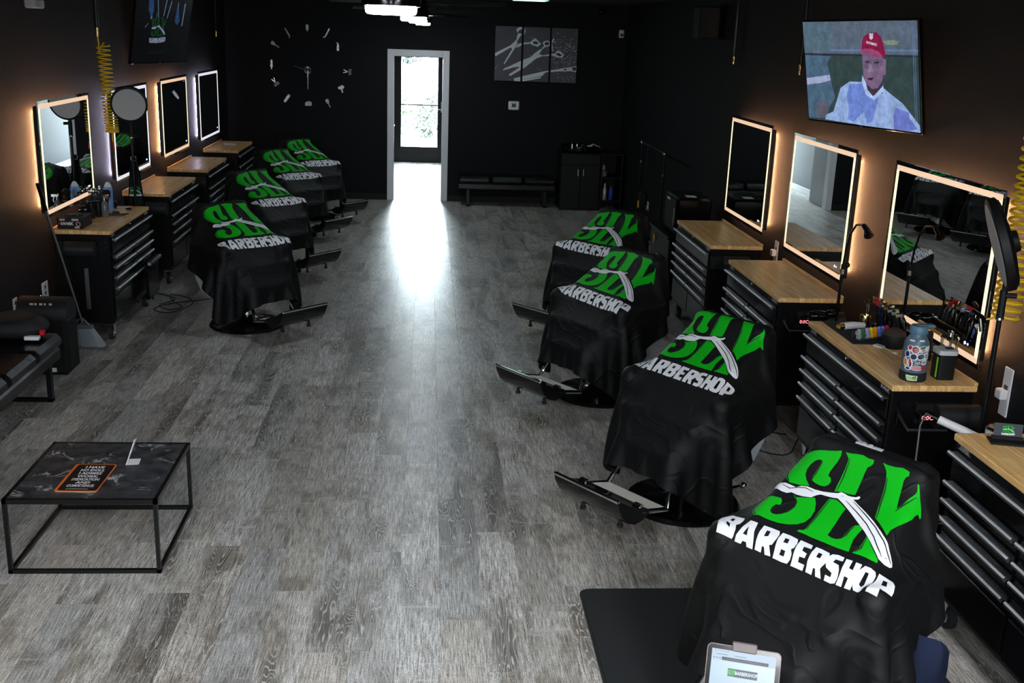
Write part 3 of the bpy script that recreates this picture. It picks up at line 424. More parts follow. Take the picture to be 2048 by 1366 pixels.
# ---------------------------------------------------------------- capes: cloth relaxed over the chair's volumes
def cape_sim(seed=0, W=.64, V0=-.05, V1=1.01, h=.02, steps=250, grav=.45, flare=0.):
    rng = np.random.default_rng(seed)
    nx = int(round(2*W/h))+1; ny = int(round((V1-V0)/h))+1
    U, Vv = np.meshgrid(np.linspace(-W, W, nx), np.linspace(V0, V1, ny))
    P = np.stack([U*(1+flare*Vv), .32-Vv*.8, 1.02-Vv*.25+0*U], -1)
    P[..., 2] -= np.clip(abs(U)-.3, 0, 9)*.3
    P += rng.normal(0, .002, P.shape); ph = rng.uniform(0, 6.28, 4)
    P[..., 2] += .012*np.sin(U*9+ph[0])*np.sin(Vv*8+ph[1])
    X = P.copy(); pin = (abs(U) < .215) & (abs(Vv) < .012); tgt = np.stack([U, .312-.0*Vv-.15*U*U, .972-.25*U*U], -1)
    uc = np.clip(U, -.21, .21); anc = np.stack([uc, .312-.15*uc*uc, .972-.25*uc*uc], -1); rest = np.sqrt((U-uc)**2+Vv**2)*1.01
    def rbox(P, c, hf, ang, r):
        ca, sa = math.cos(ang), math.sin(ang); q = P-np.array(c)
        L = np.stack([q[..., 0], q[..., 1]*ca+q[..., 2]*sa, -q[..., 1]*sa+q[..., 2]*ca], -1)
        hh = np.array(hf)-r; cl = np.clip(L, -hh, hh); d = L-cl; dist = np.linalg.norm(d, axis=-1)
        ins = dist < 1e-9; out = (dist < r+.006) & ~ins
        L2 = np.where(out[..., None], cl+d*((r+.006)/np.maximum(dist, 1e-9))[..., None], L)
        if ins.any():
            ax = (hh-abs(L)).argmin(-1)
            for a in range(3):
                L2[..., a] = np.where(ins & (ax == a), np.sign(L[..., a]+1e-9)*(hh[a]+r+.006), L2[..., a])
        m = out | ins
        B = np.stack([L2[..., 0], L2[..., 1]*ca-L2[..., 2]*sa, L2[..., 1]*sa+L2[..., 2]*ca], -1)+np.array(c)
        return np.where(m[..., None], B, P), m
    cols = [((0, .128, .733), (.245, .25, .10), .49, .03), ((0, .265, .70), (.235, .07, .285), -.20, .05), ((0, -.02, .35), (.27, .25, .22), 0, .05),
            ((.305, .04, .47), (.045, .225, .24), 0, .04), ((-.305, .04, .47), (.045, .225, .24), 0, .04), ((0, -.30, .30), (.20, .05, .12), 0, .03)]
    def con(a, b):
        d = b-a; n = np.sqrt((d*d).sum(-1, keepdims=True)); c = d*(.5*(n-h)/np.maximum(n, 1e-9)); a += c; b -= c
    g = np.array([0, 0, -9.8*grav])/3600
    for s in range(steps):
        Vel = (P-X)*(.985 if s < steps*.75 else .92); sp = np.linalg.norm(Vel, axis=-1, keepdims=True); Vel *= np.minimum(1, .012/np.maximum(sp, 1e-9))
        X = P.copy(); P = P+Vel+g
        for it in range(15):
            for o in (0, 1):
                m = (nx-o)//2*2; a = P[:, o:o+m:2].copy(); b = P[:, o+1:o+m:2].copy(); con(a, b); P[:, o:o+m:2] = a; P[:, o+1:o+m:2] = b
            for o in (0, 1):
                m = (ny-o)//2*2; a = P[o:o+m:2].copy(); b = P[o+1:o+m:2].copy(); con(a, b); P[o:o+m:2] = a; P[o+1:o+m:2] = b
            if it % 2 == 0:
                for sx in (0, 1):
                    A = P[:-1, :-1] if sx == 0 else P[:-1, 1:]; B = P[1:, 1:] if sx == 0 else P[1:, :-1]
                    d = B-A; n = np.sqrt((d*d).sum(-1, keepdims=True)); c = d*(.5*.5*(n-h*1.41421)/n); D = np.zeros_like(P)
                    if sx == 0: D[:-1, :-1] += c; D[1:, 1:] -= c
                    else: D[:-1, 1:] += c; D[1:, :-1] -= c
                    P = P+D
                for st, kb in ((2, .18), (4, .09)):
                    for axq in (0, 1):
                        A = P[:, :-st] if axq else P[:-st]; B = P[:, st:] if axq else P[st:]
                        d = B-A; n = np.sqrt((d*d).sum(-1, keepdims=True)); c = d*(.5*kb*np.minimum(n-st*h, 0)/n)
                        if axq: P[:, :-st] += c; P[:, st:] -= c
                        else: P[:-st] += c; P[st:] -= c
            d = P-anc; n = np.sqrt((d*d).sum(-1)); k = np.minimum(1, rest/np.maximum(n, 1e-9)); P = anc+d*k[..., None]
            P[pin] = tgt[pin]
            if it in (4, 9):
                for c in cols: P, _ = rbox(P, *c)
        hit = np.zeros(P.shape[:2], bool)
        for c in cols:
            P, m = rbox(P, *c); hit |= m
        X[hit] = X[hit]+(P[hit]-X[hit])*.75
        P[..., 2] = np.maximum(P[..., 2], .03); P[pin] = tgt[pin]
    return P
class Sheet:                                   # smooth surface through the relaxed grid, addressed by cloth coordinates
    def __init__(s, P, W=.64, V0=-.05, h=.02): s.P, s.W, s.V0, s.h = P, W, V0, h; s.ny, s.nx = P.shape[:2]
    def S(s, u, v):
        x = np.clip((u+s.W)/s.h, 0, s.nx-1.001); y = np.clip((v-s.V0)/s.h, 0, s.ny-1.001)
        i = x.astype(int); j = y.astype(int); fx = (x-i)[:, None]; fy = (y-j)[:, None]
        def cr(f): return (-.5*f+f*f-.5*f**3, 1-2.5*f*f+1.5*f**3, .5*f+2*f*f-1.5*f**3, -.5*f*f+.5*f**3)
        wx, wy = cr(fx), cr(fy); R = 0
        for a in range(4):
            for b in range(4):
                R = R+wx[a]*wy[b]*s.P[np.clip(j+b-1, 0, s.ny-1), np.clip(i+a-1, 0, s.nx-1)]
        return R
    def N(s, u, v):
        e = .004; a = s.S(u+e, v)-s.S(u-e, v); b = s.S(u, v+e)-s.S(u, v-e); n = np.cross(b, a)
        return n/np.maximum(np.linalg.norm(n, axis=1, keepdims=True), 1e-9)
    def cape_mesh(s, h=.01, cr=.13):
        nu = int(2*s.W/h)+1; V1 = s.V0+(s.ny-1)*s.h; nv = int((V1-s.V0)/h)+1
        us = np.linspace(-s.W, s.W, nu); vv = np.linspace(s.V0, V1, nv); U, V = np.meshgrid(us, vv)
        # round the hem corners by pulling the grid in
        k = np.clip((V-(V1-.30))/.30, 0, 1); lim = s.W-.16*(1-np.sqrt(np.clip(1-k**2.4, 0, 1))); U2 = U*lim/s.W
        neck = np.clip(1-(V-s.V0)/.04, 0, 1); V2 = V+neck*0
        P = s.S(U2.ravel(), V2.ravel()); me = bpy.data.meshes.new('cape')
        F = [(j*nu+i, (j+1)*nu+i, (j+1)*nu+i+1, j*nu+i+1) for j in range(nv-1) for i in range(nu-1)]
        me.from_pydata(P.tolist(), [], F); me.polygons.foreach_set('use_smooth', [True]*len(F)); me.materials.append(CLOTH); me.update(); return me
def cut_grid(layers, h=.012):
    """layers: (outline, holes, lift, material) in print coordinates -> vertices, faces, lifts, materials, cut along a grid"""
    bm = bmesh.new(); lay = bm.verts.layers.float.new('lift')
    for outline, holes, lift, mi in layers:
        allp = list(outline)+[p for hh in holes for p in hh]
        vs = [bm.verts.new((p[0], p[1], 0)) for p in allp]
        for v in vs: v[lay] = lift
        for t in tessellate_polygon([[Vector((p[0], p[1], 0)) for p in l] for l in [outline, *holes]]):
            try: f = bm.faces.new([vs[i] for i in t]); f.material_index = mi
            except ValueError: pass
    us = [v.co.x for v in bm.verts]; vv = [v.co.y for v in bm.verts]
    for k in range(int(min(us)/h)-1, int(max(us)/h)+2):
        bmesh.ops.bisect_plane(bm, geom=bm.verts[:]+bm.edges[:]+bm.faces[:], plane_co=(k*h, 0, 0), plane_no=(1, 0, 0))
    for k in range(int(min(vv)/h)-1, int(max(vv)/h)+2):
        bmesh.ops.bisect_plane(bm, geom=bm.verts[:]+bm.edges[:]+bm.faces[:], plane_co=(0, k*h, 0), plane_no=(0, 1, 0))
    bm.verts.index_update()
    vs = np.array([v.co[:] for v in bm.verts]); fs = [tuple(v.index for v in f.verts) for f in bm.faces]; ms = [f.material_index for f in bm.faces]
    lf = {}
    for f in bm.faces:                         # new vertices take the lift of their layer
        for v in f.verts: lf[v.index] = max(lf.get(v.index, 0), v[lay])
    l = np.array([lf.get(i, 0.) for i in range(len(vs))]); bm.free()
    return vs, fs, l, ms
def ribbon(pts, w):
    pts = [Vector((*p, 0)) for p in pts]; L_, R_ = [], []
    for i, p in enumerate(pts):
        t = (pts[min(i+1, len(pts)-1)]-pts[max(i-1, 0)]).normalized(); n = Vector((-t.y, t.x, 0))*w/2*(.45 if i in (0, len(pts)-1) else 1)
        L_.append((p.x+n.x, p.y+n.y)); R_.append((p.x-n.x, p.y-n.y))
    return L_+R_[::-1]
def logo_layers():
    ly = [(p, [], .0010, 0) for p in LG]+[(ribbon(p, .0052), [], .0018, 2) for p in LGL]+[(LR, [], .0018, 1)]
    ly += [(ribbon(p, .0040), [], .0026, 2) for p in LRL]+[(o, h, .0010, 1) for o, h in LT]
    return ly
LOGO = [cut_grid([l], .012) for l in logo_layers()]
LOGO_FLAT = [cut_grid([l], 5.) for l in logo_layers()]
LAPV = .495
def logo_on_sheet(sh, rot=0., dv=0., du=0.):
    V, F, M = [], [], []; c, sn = math.cos(rot), math.sin(rot)
    for vs, fs, lf, ms in LOGO:
        if not len(vs): continue
        x, y = vs[:, 0], vs[:, 1]*1.04+.19; u, v = x*c-y*sn+du, x*sn+y*c-.19+LAPV+dv; P = sh.S(u, v); N = sh.N(u, v); N *= np.sign((N @ np.array([0, -.5, .85])))[:, None]+1e-9
        lift = max(lf.max(), .001); n = len(V)
        V += (P+N*(lift+.0012)).tolist(); F += [tuple(i+n for i in f) for f in fs]; M += ms
    me = bpy.data.meshes.new('logo_print'); me.from_pydata(V, [], F)
    for k in (GRN, WPR, KPR): me.materials.append(k)
    me.polygons.foreach_set('material_index', M); me.polygons.foreach_set('use_smooth', [True]*len(F)); me.update(); return me
def flat_logo(mb, O, ax, ay, scale, mats=(0, 1, 2), thick=.0004):
    """the same emblem laid flat: ax to the right, ay up; O is the middle of the lettering"""
    O, ax, ay = Vector(O), Vector(ax).normalized(), Vector(ay).normalized(); nz = ax.cross(ay)
    for k, (vs, fs, lf, ms) in enumerate(LOGO_FLAT):
        if not len(vs): continue
        z = float(lf.max())/.001*thick
        mb._a([O+ax*(p[0]-.01)*scale-ay*(p[1]+.19)*scale+nz*z for p in vs], fs, 0)
        for q in range(len(fs)): mb.m[-1-q] = mats[ms[0]]
    return mb
CAPES = []
for seed in (3, 11, 29):
    sh = Sheet(cape_sim(seed)); me = sh.cape_mesh(); CAPES.append((me, logo_on_sheet(sh, *{3: (.016, .004, 0.), 11: (.045, -.054, -.02), 29: (.087, 0., .012)}[seed]), logo_on_sheet(sh, math.radians(4.5), 0., .015)))

# ---------------------------------------------------------------- barber chairs
def barber_chair():
    t = thing('barber_chair', '', 'chair')
    MB().lathe([(.30, .0), (.305, .012), (.295, .026), (.20, .040), (.10, .058), (.062, .085), (.058, .10)], n=48).obj('base_disc', BLKG, t)
    MB().cyl((0, 0, .09), (0, 0, .34), .052, n=24).lathe([(.075, .18), (.078, .185), (.078, .20), (.075, .205)]).obj('pump_column', CHR, t)
    MB().tube([(.05, .02, .12), (.20, .10, .13), (.27, .14, .16)], .008).sph((.28, .145, .165), .018).obj('pump_lever', CHR, t)
    MB().box(-.24, .24, -.24, .20, .33, .42, .02).obj('seat_frame', BLK, t)
    MB().box(-.25, .25, -.27, .18, .42, .55, .035).obj('seat', LEA, t)
    M = Matrix.Translation((0, .245, .71)) @ Matrix.Rotation(-.20, 4, 'X')
    MB().box(-.225, .225, -.05, .05, -.26, .25, .035, M=M).obj('backrest', LEA, t)
    for s in (-1, 1):
        MB().box(s*.272, s*.342, -.165, .225, .655, .70, .018).obj('armrest', LEA, t)
        MB().prism([(-.15, .42), (-.15, .62), (.22, .62), (.27, .52), (.25, .40), (.18, .31), (.05, .265), (-.06, .32)], (s*.288, 0, 0), Y3, Z3, (s*.018, 0, 0)).obj('side_panel', GRY, t)
        MB().box(s*.285, s*.325, -.12, -.08, .60, .66).box(s*.285, s*.325, .16, .20, .60, .66).obj('arm_post', BLK, t)
    fr = MB()
    for s in (-1, 1): fr.tube([(s*.17, -.22, .36), (s*.19, -.345, .20), (s*.205, -.375, .145), (s*.21, -.57, .185)], .013, 8)
    fr.obj('footrest_frame', CHR, t)
    for k in range(12):
        y = -.375-k*.0165; MB().box(-.20, .20, y-.0045, y+.0045, .132+k*.0036, .151+k*.0036, .003).obj('footrest_slat', RIB, t)
    g = []
    prof = [(-.520, .172), (-.565, .146), (-.620, .137), (-.672, .155), (-.712, .195), (-.740, .245), (-.752, .280), (-.738, .288), (-.690, .258), (-.640, .232), (-.585, .214), (-.540, .200)]
    MB().prism(prof, (-.222, 0, 0), Y3, Z3, (.444, 0, 0)).obj('toe_guard', BLKG, t)
    MB().box(-.224, .224, -.757, -.737, .278, .294, .004).obj('toe_guard_trim', CHR, t)
    for s in (-1, 1):
        MB().box(s*.16, s*.215, -.585, -.555, .185, .222, .006).obj('hinge', CHR, t)
        MB().cyl((s*.13, -.625, .180), (s*.13, -.625, .105), .010).cyl((s*.13, -.625, .105), (s*.13, -.625, .092), .016).obj('stop_peg', RUB, t)
    return t
C0 = barber_chair()
CH = [  # x, y, lateral angle, cape variant, chair label, cape label
 (1.382, 3.329, -52.5, 0, 'black barber chair under the nearest logo cape, right foreground on the rubber mat'),
 (1.39, 5.23, -53.5, 1, 'black barber chair on the right with pale ribbed footrest, second nearest'),
 (1.205, 7.03, -54, 2, 'black barber chair on the right, third from the front, pale footrest pointing left'),
 (1.42, 8.77, -50, 0, 'black barber chair right side farthest from the camera, beside the hanging rail'),
 (-1.47, 8.71, 46, 1, 'black barber chair left side nearest the camera, whole round base in view'),
 (-1.565, 10.82, 52, 2, 'black barber chair left side second from the front'),
 (-1.59, 12.76, 52, 0, 'black barber chair left side third from the front'),
 (-1.475, 14.05, 52, 1, 'black barber chair left side farthest back, nearest the wall clock'),
]
CL = ['black cape with green and white emblem filling the right foreground, largest of all capes', 'black cape with green and white emblem on the second nearest right hand chair', 'black cape with green and white emblem on the third right hand chair', 'black cape with green and white emblem on the farthest right hand chair',
 'black cape with green and white emblem on the nearest left hand chair', 'black cape with green and white emblem on the second left hand chair', 'black cape with green and white emblem on the third left hand chair', 'black cape with green and white emblem on the farthest left hand chair, half hidden']
for k, (x, y, a, cv, lb) in enumerate(CH):
    rz = math.radians(a)
    if k == 0: C0.location = (x, y, .012); C0.rotation_euler = (0, 0, rz); C0['label'] = lb; C0['group'] = 'barber chairs in two rows'
    else: dup(C0, (x, y, 0), rz, lb)
    c = link('barber_cape', CAPES[cv][0], None, (x, y, .012 if k == 0 else 0)); c.rotation_euler = (0, 0, rz); tag(c, CL[k], 'cape', 'logo capes draped over the barber chairs')
    link('logo_print', CAPES[cv][2 if x < 0 else 1], c)
    if k == 0: MB().box(-.09, .02, .325, .345, .972, .984, .003).cyl((-.06, .335, .984), (-.06, .335, .988), .008).cyl((-.03, .335, .984), (-.03, .335, .988), .008).obj('neck_fastener', mat('clear_snap_strip', (.5, .52, .54), .25), c)

# ---------------------------------------------------------------- tool chests with butcher block tops
def tool_chest():
    t = thing('tool_chest', '', 'cabinet')
    MB().box(-.575, .575, .0, .40, .145, .832, .006).obj('cabinet_body', BLK, t)
    MB().box(-.590, .590, -.007, .412, .834, .864, .004).obj('worktop', BUT, t)
    MB().box(-.590, .590, .394, .412, .864, .882, .003).obj('back_lip', BUT, t)
    for s in (-1, 1): MB().box(s*.575, s*.585, .0, .40, .15, .835, .003).obj('side_flange', BLK, t)
    def drawer(x0, x1, z0, z1, handle=True):
        d = MB().box(x0, x1, -.012, 0, z0, z1, .004).obj('drawer', BLKG, t)
        if handle:
            MB().box(x0+.004, x1-.004, -.032, -.012, z1-.021, z1-.015).prism([(-.034, -.031), (-.040, -.027), (-.042, -.020), (-.040, -.013), (-.035, -.009), (-.030, -.011), (-.028, -.018), (-.030, -.028)], (x0+.004, 0, z1), Y3, Z3, (x1-x0-.008, 0, 0)).prism([(-.0425, -.0150), (-.0395, -.0105), (-.0345, -.0080), (-.0340, -.0092), (-.0385, -.0115), (-.0405, -.0150)], (x0+.004, 0, z1), Y3, Z3, (x1-x0-.008, 0, 0), 1).obj('handle', [STL, HND_HL], d)
    drawer(-.565, .565, .685, .808)
    for z in (.680, .600, .520, .435):
        for s in (-1, 1): drawer(*sorted((s*.010, s*.565)), z-.075, z-.004)
    for s in (-1, 1): drawer(*sorted((s*.010, s*.565)), .175, .350, False)
    MB().cyl((0, 0, .820), (0, -.006, .820), .010, n=16).box(-.0015, .0015, -.0075, -.006, .815, .825).obj('lock', CHR, t)
    for s in (-1, 1):
        q = MB().box(s*.50-.055, s*.50+.055, -.0015, .0005, .811, .832, .0004)
        q.obj('sticker', mat('black_sticker', (.01, .01, .01), .4), t)
    l = MB()
    if True:
        l.text('BALL BEARING', .0105, (-.50, -.0019, .8255), X3, Z3).text('DRAWER SLIDES', .0105, (-.50, -.0019, .8165), X3, Z3)
        for a, b, c_, d_ in ((-.554, -.446, .8308, .8316), (-.554, -.446, .8114, .8122)): l.box(a, b, -.0019, -.0014, c_, d_)
        for k in range(7): l.box(.452+k*.013, .460+k*.013, -.0019, -.0014, .815+(k % 2)*.002, .828-(k % 3)*.003)
        l.box(.446, .554, -.0019, -.0014, .8308, .8316).box(.446, .554, -.0019, -.0014, .8114, .8122)
    l.obj('sticker_print', WPR, t)
    for x in (-.51, .51):
        for y in (.05, .35):
            MB().box(x-.035, x+.035, y-.03, y+.03, .125, .145, .002).prism([(-.03, .125), (.03, .125), (.012, .045), (-.012, .045)], (x, y-.026, 0), X3, Z3, (0, .004, 0)).prism([(-.03, .125), (.03, .125), (.012, .045), (-.012, .045)], (x, y+.022, 0), X3, Z3, (0, .004, 0)).cyl((x, y-.03, .055), (x, y+.03, .055), .008, n=12).obj('caster_fork', CHR, t)
            MB().cyl((x, y-.016, .055), (x, y+.016, .055), .055, n=24).cyl((x, y-.018, .055), (x, y+.018, .055), .03, n=20, m=1).obj('caster_wheel', [RUB, STL], t)
    for s in (-1, 1):
        MB().cyl((s*.586, .03, .775), (s*.589, .03, .775), .006, n=10).cyl((s*.586, .03, .735), (s*.589, .03, .735), .006, n=10).cyl((s*.586, .37, .775), (s*.589, .37, .775), .006, n=10).obj('screw', CHR, t)
    return t
T0 = tool_chest()
TC = [(2.211, 3.455, -90, 'tool chest with butcher block top cut off by the right edge of the picture'),
 (2.211, 5.255, -90, 'tool chest with butcher block top holding the stickered bottle and clippers'),
 (2.211, 6.985, -90, 'tool chest with bare butcher block top beside the gooseneck lamp'),
 (2.211, 8.69, -90, 'tool chest with bare butcher block top, farthest on the right wall'),
 (-2.378, 8.75, 90, 'tool chest with butcher block top holding spray bottles, nearest on the left wall'),
 (-2.378, 10.66, 90, 'tool chest with butcher block top behind the hanging folded cape, second on the left wall'),
 (-2.378, 12.42, 90, 'tool chest with bare butcher block top, third on the left wall'),
 (-2.378, 14.33, 90, 'tool chest with a white card on its top, farthest on the left wall')]
for k, (x, y, a, lb) in enumerate(TC):
    if k == 0: T0.location = (x, y, 0); T0.rotation_euler = (0, 0, math.radians(a)); T0['label'] = lb; T0['group'] = 'tool chest stations along both walls'
    else: dup(T0, (x, y, 0), math.radians(a), lb)
# side mounted dryers-holders: black roll, towel bar
def side_roll(x, y, z, label, digits=True, bar=True, sgn=-1):
    t = thing('hot_air_unit', label, 'appliance', (x, y, z), 0, 'black units hung on the near side of the tool chests')
    MB().cyl((-.02, .02, 0), (.19, .02, 0), .058, n=28).lathe([(.050, 0), (.046, .006)], (.19, .02, 0), M=Matrix.Rotation(math.pi/2, 4, 'Y')).obj('cylinder_body', mat('black_satin_plastic', (.014, .014, .015), .45), t)
    MB().box(-.10, .17, .045, .085, -.05, .05, .005).obj('mounting_plate', BLKM, t)
    if digits: MB().box(-.105, -.035, -.008, .052, -.022, .022, .004).obj('control_box', BLKG, t); MB().text('0:0C', .030, (-.070, -.0085, 0), X3, Z3, bold=.0006).obj('lit_digits', mat('red_led_digits', (1, .3, .3), .5, emit=(1., .25, .32), es=1.1), t)
    return t
def push_bar(x, y, label):
    t = thing('push_handle', label, 'handle', (x, y, .70), 0, 'tubular push handles on the chest sides')
    MB().tube([(0, .05, .03), (.0, -.03, 0), (0.01, -.05, -.02), (.20, -.05, -.02)], .007).obj('rail', STL, t)
    MB().box(-.012, .012, .03, .06, -.03, .05, .003).obj('bracket', BLK, t)

# ---------------------------------------------------------------- lit mirrors
def mirror(side, y0, y1, z0, z1, warm, label, btn):
    # local: x along the wall, -y into the room
    xw = XR if side > 0 else XL
    t = thing('lit_mirror', label, 'mirror', (xw, (y0+y1)/2, z0), math.radians(-90 if side > 0 else 90), 'backlit mirrors above the tool chests')
    w, h = (y1-y0)/2, z1-z0
    MB().box(-w, w, -.062, -.057, 0, h, .0015).obj('mirror_glass', MIRR, t)
    MB().box(-w+.036, w-.036, -.055, -.018, .036, h-.036, .004).obj('housing', BLKM, t)
    a, b = .024, .054
    y = -.0625
    mats = [BORW, BORWS] if warm else [BORC, BORCS]
    near = 1 if side > 0 else -1
    fr = MB()
    fr.box(-w+a, w-a, y-.0005, y+.0005, a, b, 0, 0).box(-w+a, w-a, y-.0005, y+.0005, h-b, h-a, 0, 0)
    for s in (-1, 1): fr.box(*sorted((s*(w-a), s*(w-b))), y-.0005, y+.0005, b, h-b, 0, 1)
    fr.obj('frosted_light_border', mats, t)
    e = MB()
    for q in (.006, .014):
        e.box(-w+q, w-q, y-.0004, y+.0004, q, q+.0015).box(-w+q, w-q, y-.0004, y+.0004, h-q-.0015, h-q)
        for s in (-1, 1): e.box(*sorted((s*(w-q), s*(w-q-.0015))), y-.0004, y+.0004, q, h-q)
    e.obj('etched_line', BLKM, t)
    s_ = MB(); k = .078
    s_.box(-w+k, w-k, -.016, -.008, k, k+.007).box(-w+k, w-k, -.016, -.008, h-k-.007, h-k)
    for s in (-1, 1): s_.box(*sorted((s*(w-k), s*(w-k-.007))), -.016, -.008, k, h-k)
    s_.obj('backlight_strip', LEDW if warm else LEDC, t)
    bl = mat('blue_touch_light', (.3, .4, 1), .5, emit=(.35, .45, 1.), es=2.5)
    MB().cyl((btn*w*.82, y-.0002, .095), (btn*w*.82, y-.0012, .095), .009, n=12).cyl((btn*w*.82+.03, y-.0002, .095), (btn*w*.82+.03, y-.0012, .095), .006, n=12).obj('touch_button', bl, t)
    return t
mirror(1, 4.90, 6.155, .872, 1.765, True, 'warm backlit mirror nearest on the right wall, reflecting two capes', .9)
mirror(1, 6.74, 7.985, .875, 1.760, True, 'warm backlit mirror under the lit television, reflecting the white door frame', .9)
mirror(1, 8.51, 9.715, .880, 1.763, True, 'warm backlit mirror farthest on the right wall, reflecting a dark bench', .9)
mirror(-1, 7.97, 9.175, .978, 1.815, True, 'warm backlit mirror nearest on the left wall behind the spray bottles', .9)
mirror(-1, 9.80, 11.04, .98, 1.812, False, 'cool white backlit mirror behind the round lamp on the left wall', .9)
mirror(-1, 11.595, 12.845, .985, 1.815, True, 'warm backlit mirror third along the left wall', .9)
mirror(-1, 13.48, 14.715, .975, 1.817, False, 'cool white backlit mirror farthest on the left wall', .9)

# ---------------------------------------------------------------- televisions
def television(loc, yaw, tilt, side, label):
    # local: x to the right when facing the screen, z up, screen faces -y
    n = Vector((-math.cos(yaw), -math.sin(yaw), 0)) if side > 0 else Vector((math.cos(yaw), -math.sin(yaw), 0))
    r = Vector((math.sin(yaw), -math.cos(yaw), 0)) if side > 0 else Vector((math.sin(yaw), math.cos(yaw), 0))
    u = Z3*math.cos(tilt)+n*math.sin(tilt); f = n*math.cos(tilt)-Z3*math.sin(tilt)
    if side > 0: r, u = r*math.cos(.011)+u*math.sin(.011), u*math.cos(.011)-r*math.sin(.011)
    m = Matrix.Identity(4)
    for i in range(3): m[i][0] = r[i]; m[i][1] = -f[i]; m[i][2] = u[i]
    m.translation = Vector(loc)
    t = thing('television', label, 'television'); t.matrix_world = m
    w, h = .55, .309
    MB().box(-w-.009, w+.009, 0, .028, -h-.014, h+.009, .004).box(-.3, .3, .028, .06, -.22, .1, .01).obj('casing', BLKG, t)
    MB().box(-.012, .012, -.0016, .0, -h-.011, -h-.004, .001).obj('maker_mark', STL, t)
    inv = m.inverted()
    wx = XR if side > 0 else XL
    wp = inv @ Vector((wx, loc[1]+.05, loc[2]+.02)); arm = MB().tube([(0, .06, -.05), ((wp.x)*.4, wp.y*.55, -.03), (wp.x, wp.y, wp.z)], .018)
    arm.obj('wall_arm', BLK, t)
    return t, w, h
def em(name, c, s=1.):                         # a lit screen patch with the grain of a video picture
    m = mat(name, (.01, .01, .01), .25, emit=c, es=s, spec=.5); nt = m.node_tree; b = nt.nodes['Principled BSDF']; L = nt.links.new
    tc = nt.nodes.new('ShaderNodeTexCoord'); n = nt.nodes.new('ShaderNodeTexNoise'); n.inputs['Scale'].default_value = 14; n.inputs['Detail'].default_value = 8; n.inputs['Roughness'].default_value = .75; L(tc.outputs['Object'], n.inputs[0])
    r = nt.nodes.new('ShaderNodeMapRange'); r.inputs['From Min'].default_value = .3; r.inputs['From Max'].default_value = .7; r.inputs['To Min'].default_value = s*.55; r.inputs['To Max'].default_value = s*1.3; L(n.outputs['Fac'], r.inputs[0]); L(r.outputs[0], b.inputs['Emission Strength']); return m
tv, w, h = television((2.581, 6.498, 2.236), .258, .199, 1, 'lit television on the right wall showing a man in a red cap')
pal = {'bgt': (.085, .115, .165), 'bgs': (.10, .17, .30), 'bar': (.02, .025, .04), 'bgb': (.028, .05, .052), 'bgy': (.16, .21, .15), 'bgl': (.075, .125, .17), 'pl': (.06, .115, .18), 'plb': (.30, .34, .52), 'plh': (.10, .09, .13),
       'bod': (.25, .36, .62), 'sh1': (.135, .21, .56), 'sh2': (.13, .17, .50), 'neck': (.05, .03, .06), 'col': (.36, .48, .76), 'face': (.165, .105, .19), 'fsh': (.13, .09, .16), 'eye': (.03, .02, .04), 'nose': (.21, .14, .22), 'mou': (.04, .01, .03), 'ear': (.19, .11, .17), 'cap': (.19, .006, .045), 'brim': (.28, .05, .13), 'emb': (.55, .45, .55)}
p = MB(); mats = []; nmat = {}
scr = MB()
for i, (k, poly) in enumerate(TVP):
    if k not in nmat: nmat[k] = len(mats); mats.append(em('screen_'+k, pal[k], 1.15))
    q = [((min(max(a, 0), 1)-.5)*2*w, (min(max(b, 0), 1)-.5)*2*h) for a, b in poly]
    scr.flat(q, (0, -.0006-.00025*i, 0), X3, Z3, nmat[k])
nmat['txt'] = len(mats); mats.append(em('screen_text', (.7, .62, .72), 1.1))
cp = [q for k, q in TVP if k == 'cap'][0]; cu = (min(a for a, b in cp)+max(a for a, b in cp))/2; cv = (min(b for a, b in cp)+max(b for a, b in cp))/2
scr.text('NOVOMATIC', .021, ((cu-.5)*2*w-.008, -.0006-.00025*30, (cv-.5)*2*h+.008), X3*.985-Z3*.16, Z3, nmat['txt'], bold=.0004, squash=.80)
for a, b, c_, d_ in ((-.50, -.47, .545, -.30), (.515, .520, .28, -.25), (.53, .534, .28, -.25)):
    if b < 0: continue
    scr.box(a, b, -.0085, -.0083, d_, c_, 0, nmat['bgs'])
scr.obj('picture', mats, tv)
tv, w, h = television((-2.60, 11.17, 2.306), .258, .167, -1, 'dim television on the left wall showing a green emblem under grooming tools')
s = MB(); y = -.001
s.box(-w, w, -.0006, .0004, -h, h, 0, 0)
flat_logo(s, (-.10, y, .0), X3, Z3, .52, (1, 2, 0))
for x0, z0, x1, z1, wd in ((-.30, .30, -.25, .10, .03), (-.16, .30, -.12, .12, .012), (-.15, .16, -.17, .06, .006), (-.12, .14, -.09, .03, .006), (.02, .29, -.02, .13, .014), (.12, .28, .05, .11, .014), (.26, .27, .255, .20, .012), (.40, .26, .37, .04, .022), (-.36, .02, -.30, .06, .008)):
    a, b = Vector((x0, 0, z0)), Vector((x1, 0, z1)); dd = (b-a).normalized(); nn = Vector((-dd.z, 0, dd.x))*wd/2
    s._a([a+nn+Vector((0, y, 0)), b+nn+Vector((0, y, 0)), b-nn+Vector((0, y, 0)), a-nn+Vector((0, y, 0))], [(0, 1, 2, 3)], 3)
s.flat([(.235, .20), (.275, .20), (.315, .09), (.27, .05), (.215, .08)], (0, y, 0), X3, Z3, 4).flat([(-.33, .30), (-.24, .30), (-.22, .17), (-.26, .12), (-.32, .18)], (0, y-.0005, 0), X3, Z3, 4)
s.text('thank you for coming', .045, (-.08, y, -.215), X3, Z3, 5)
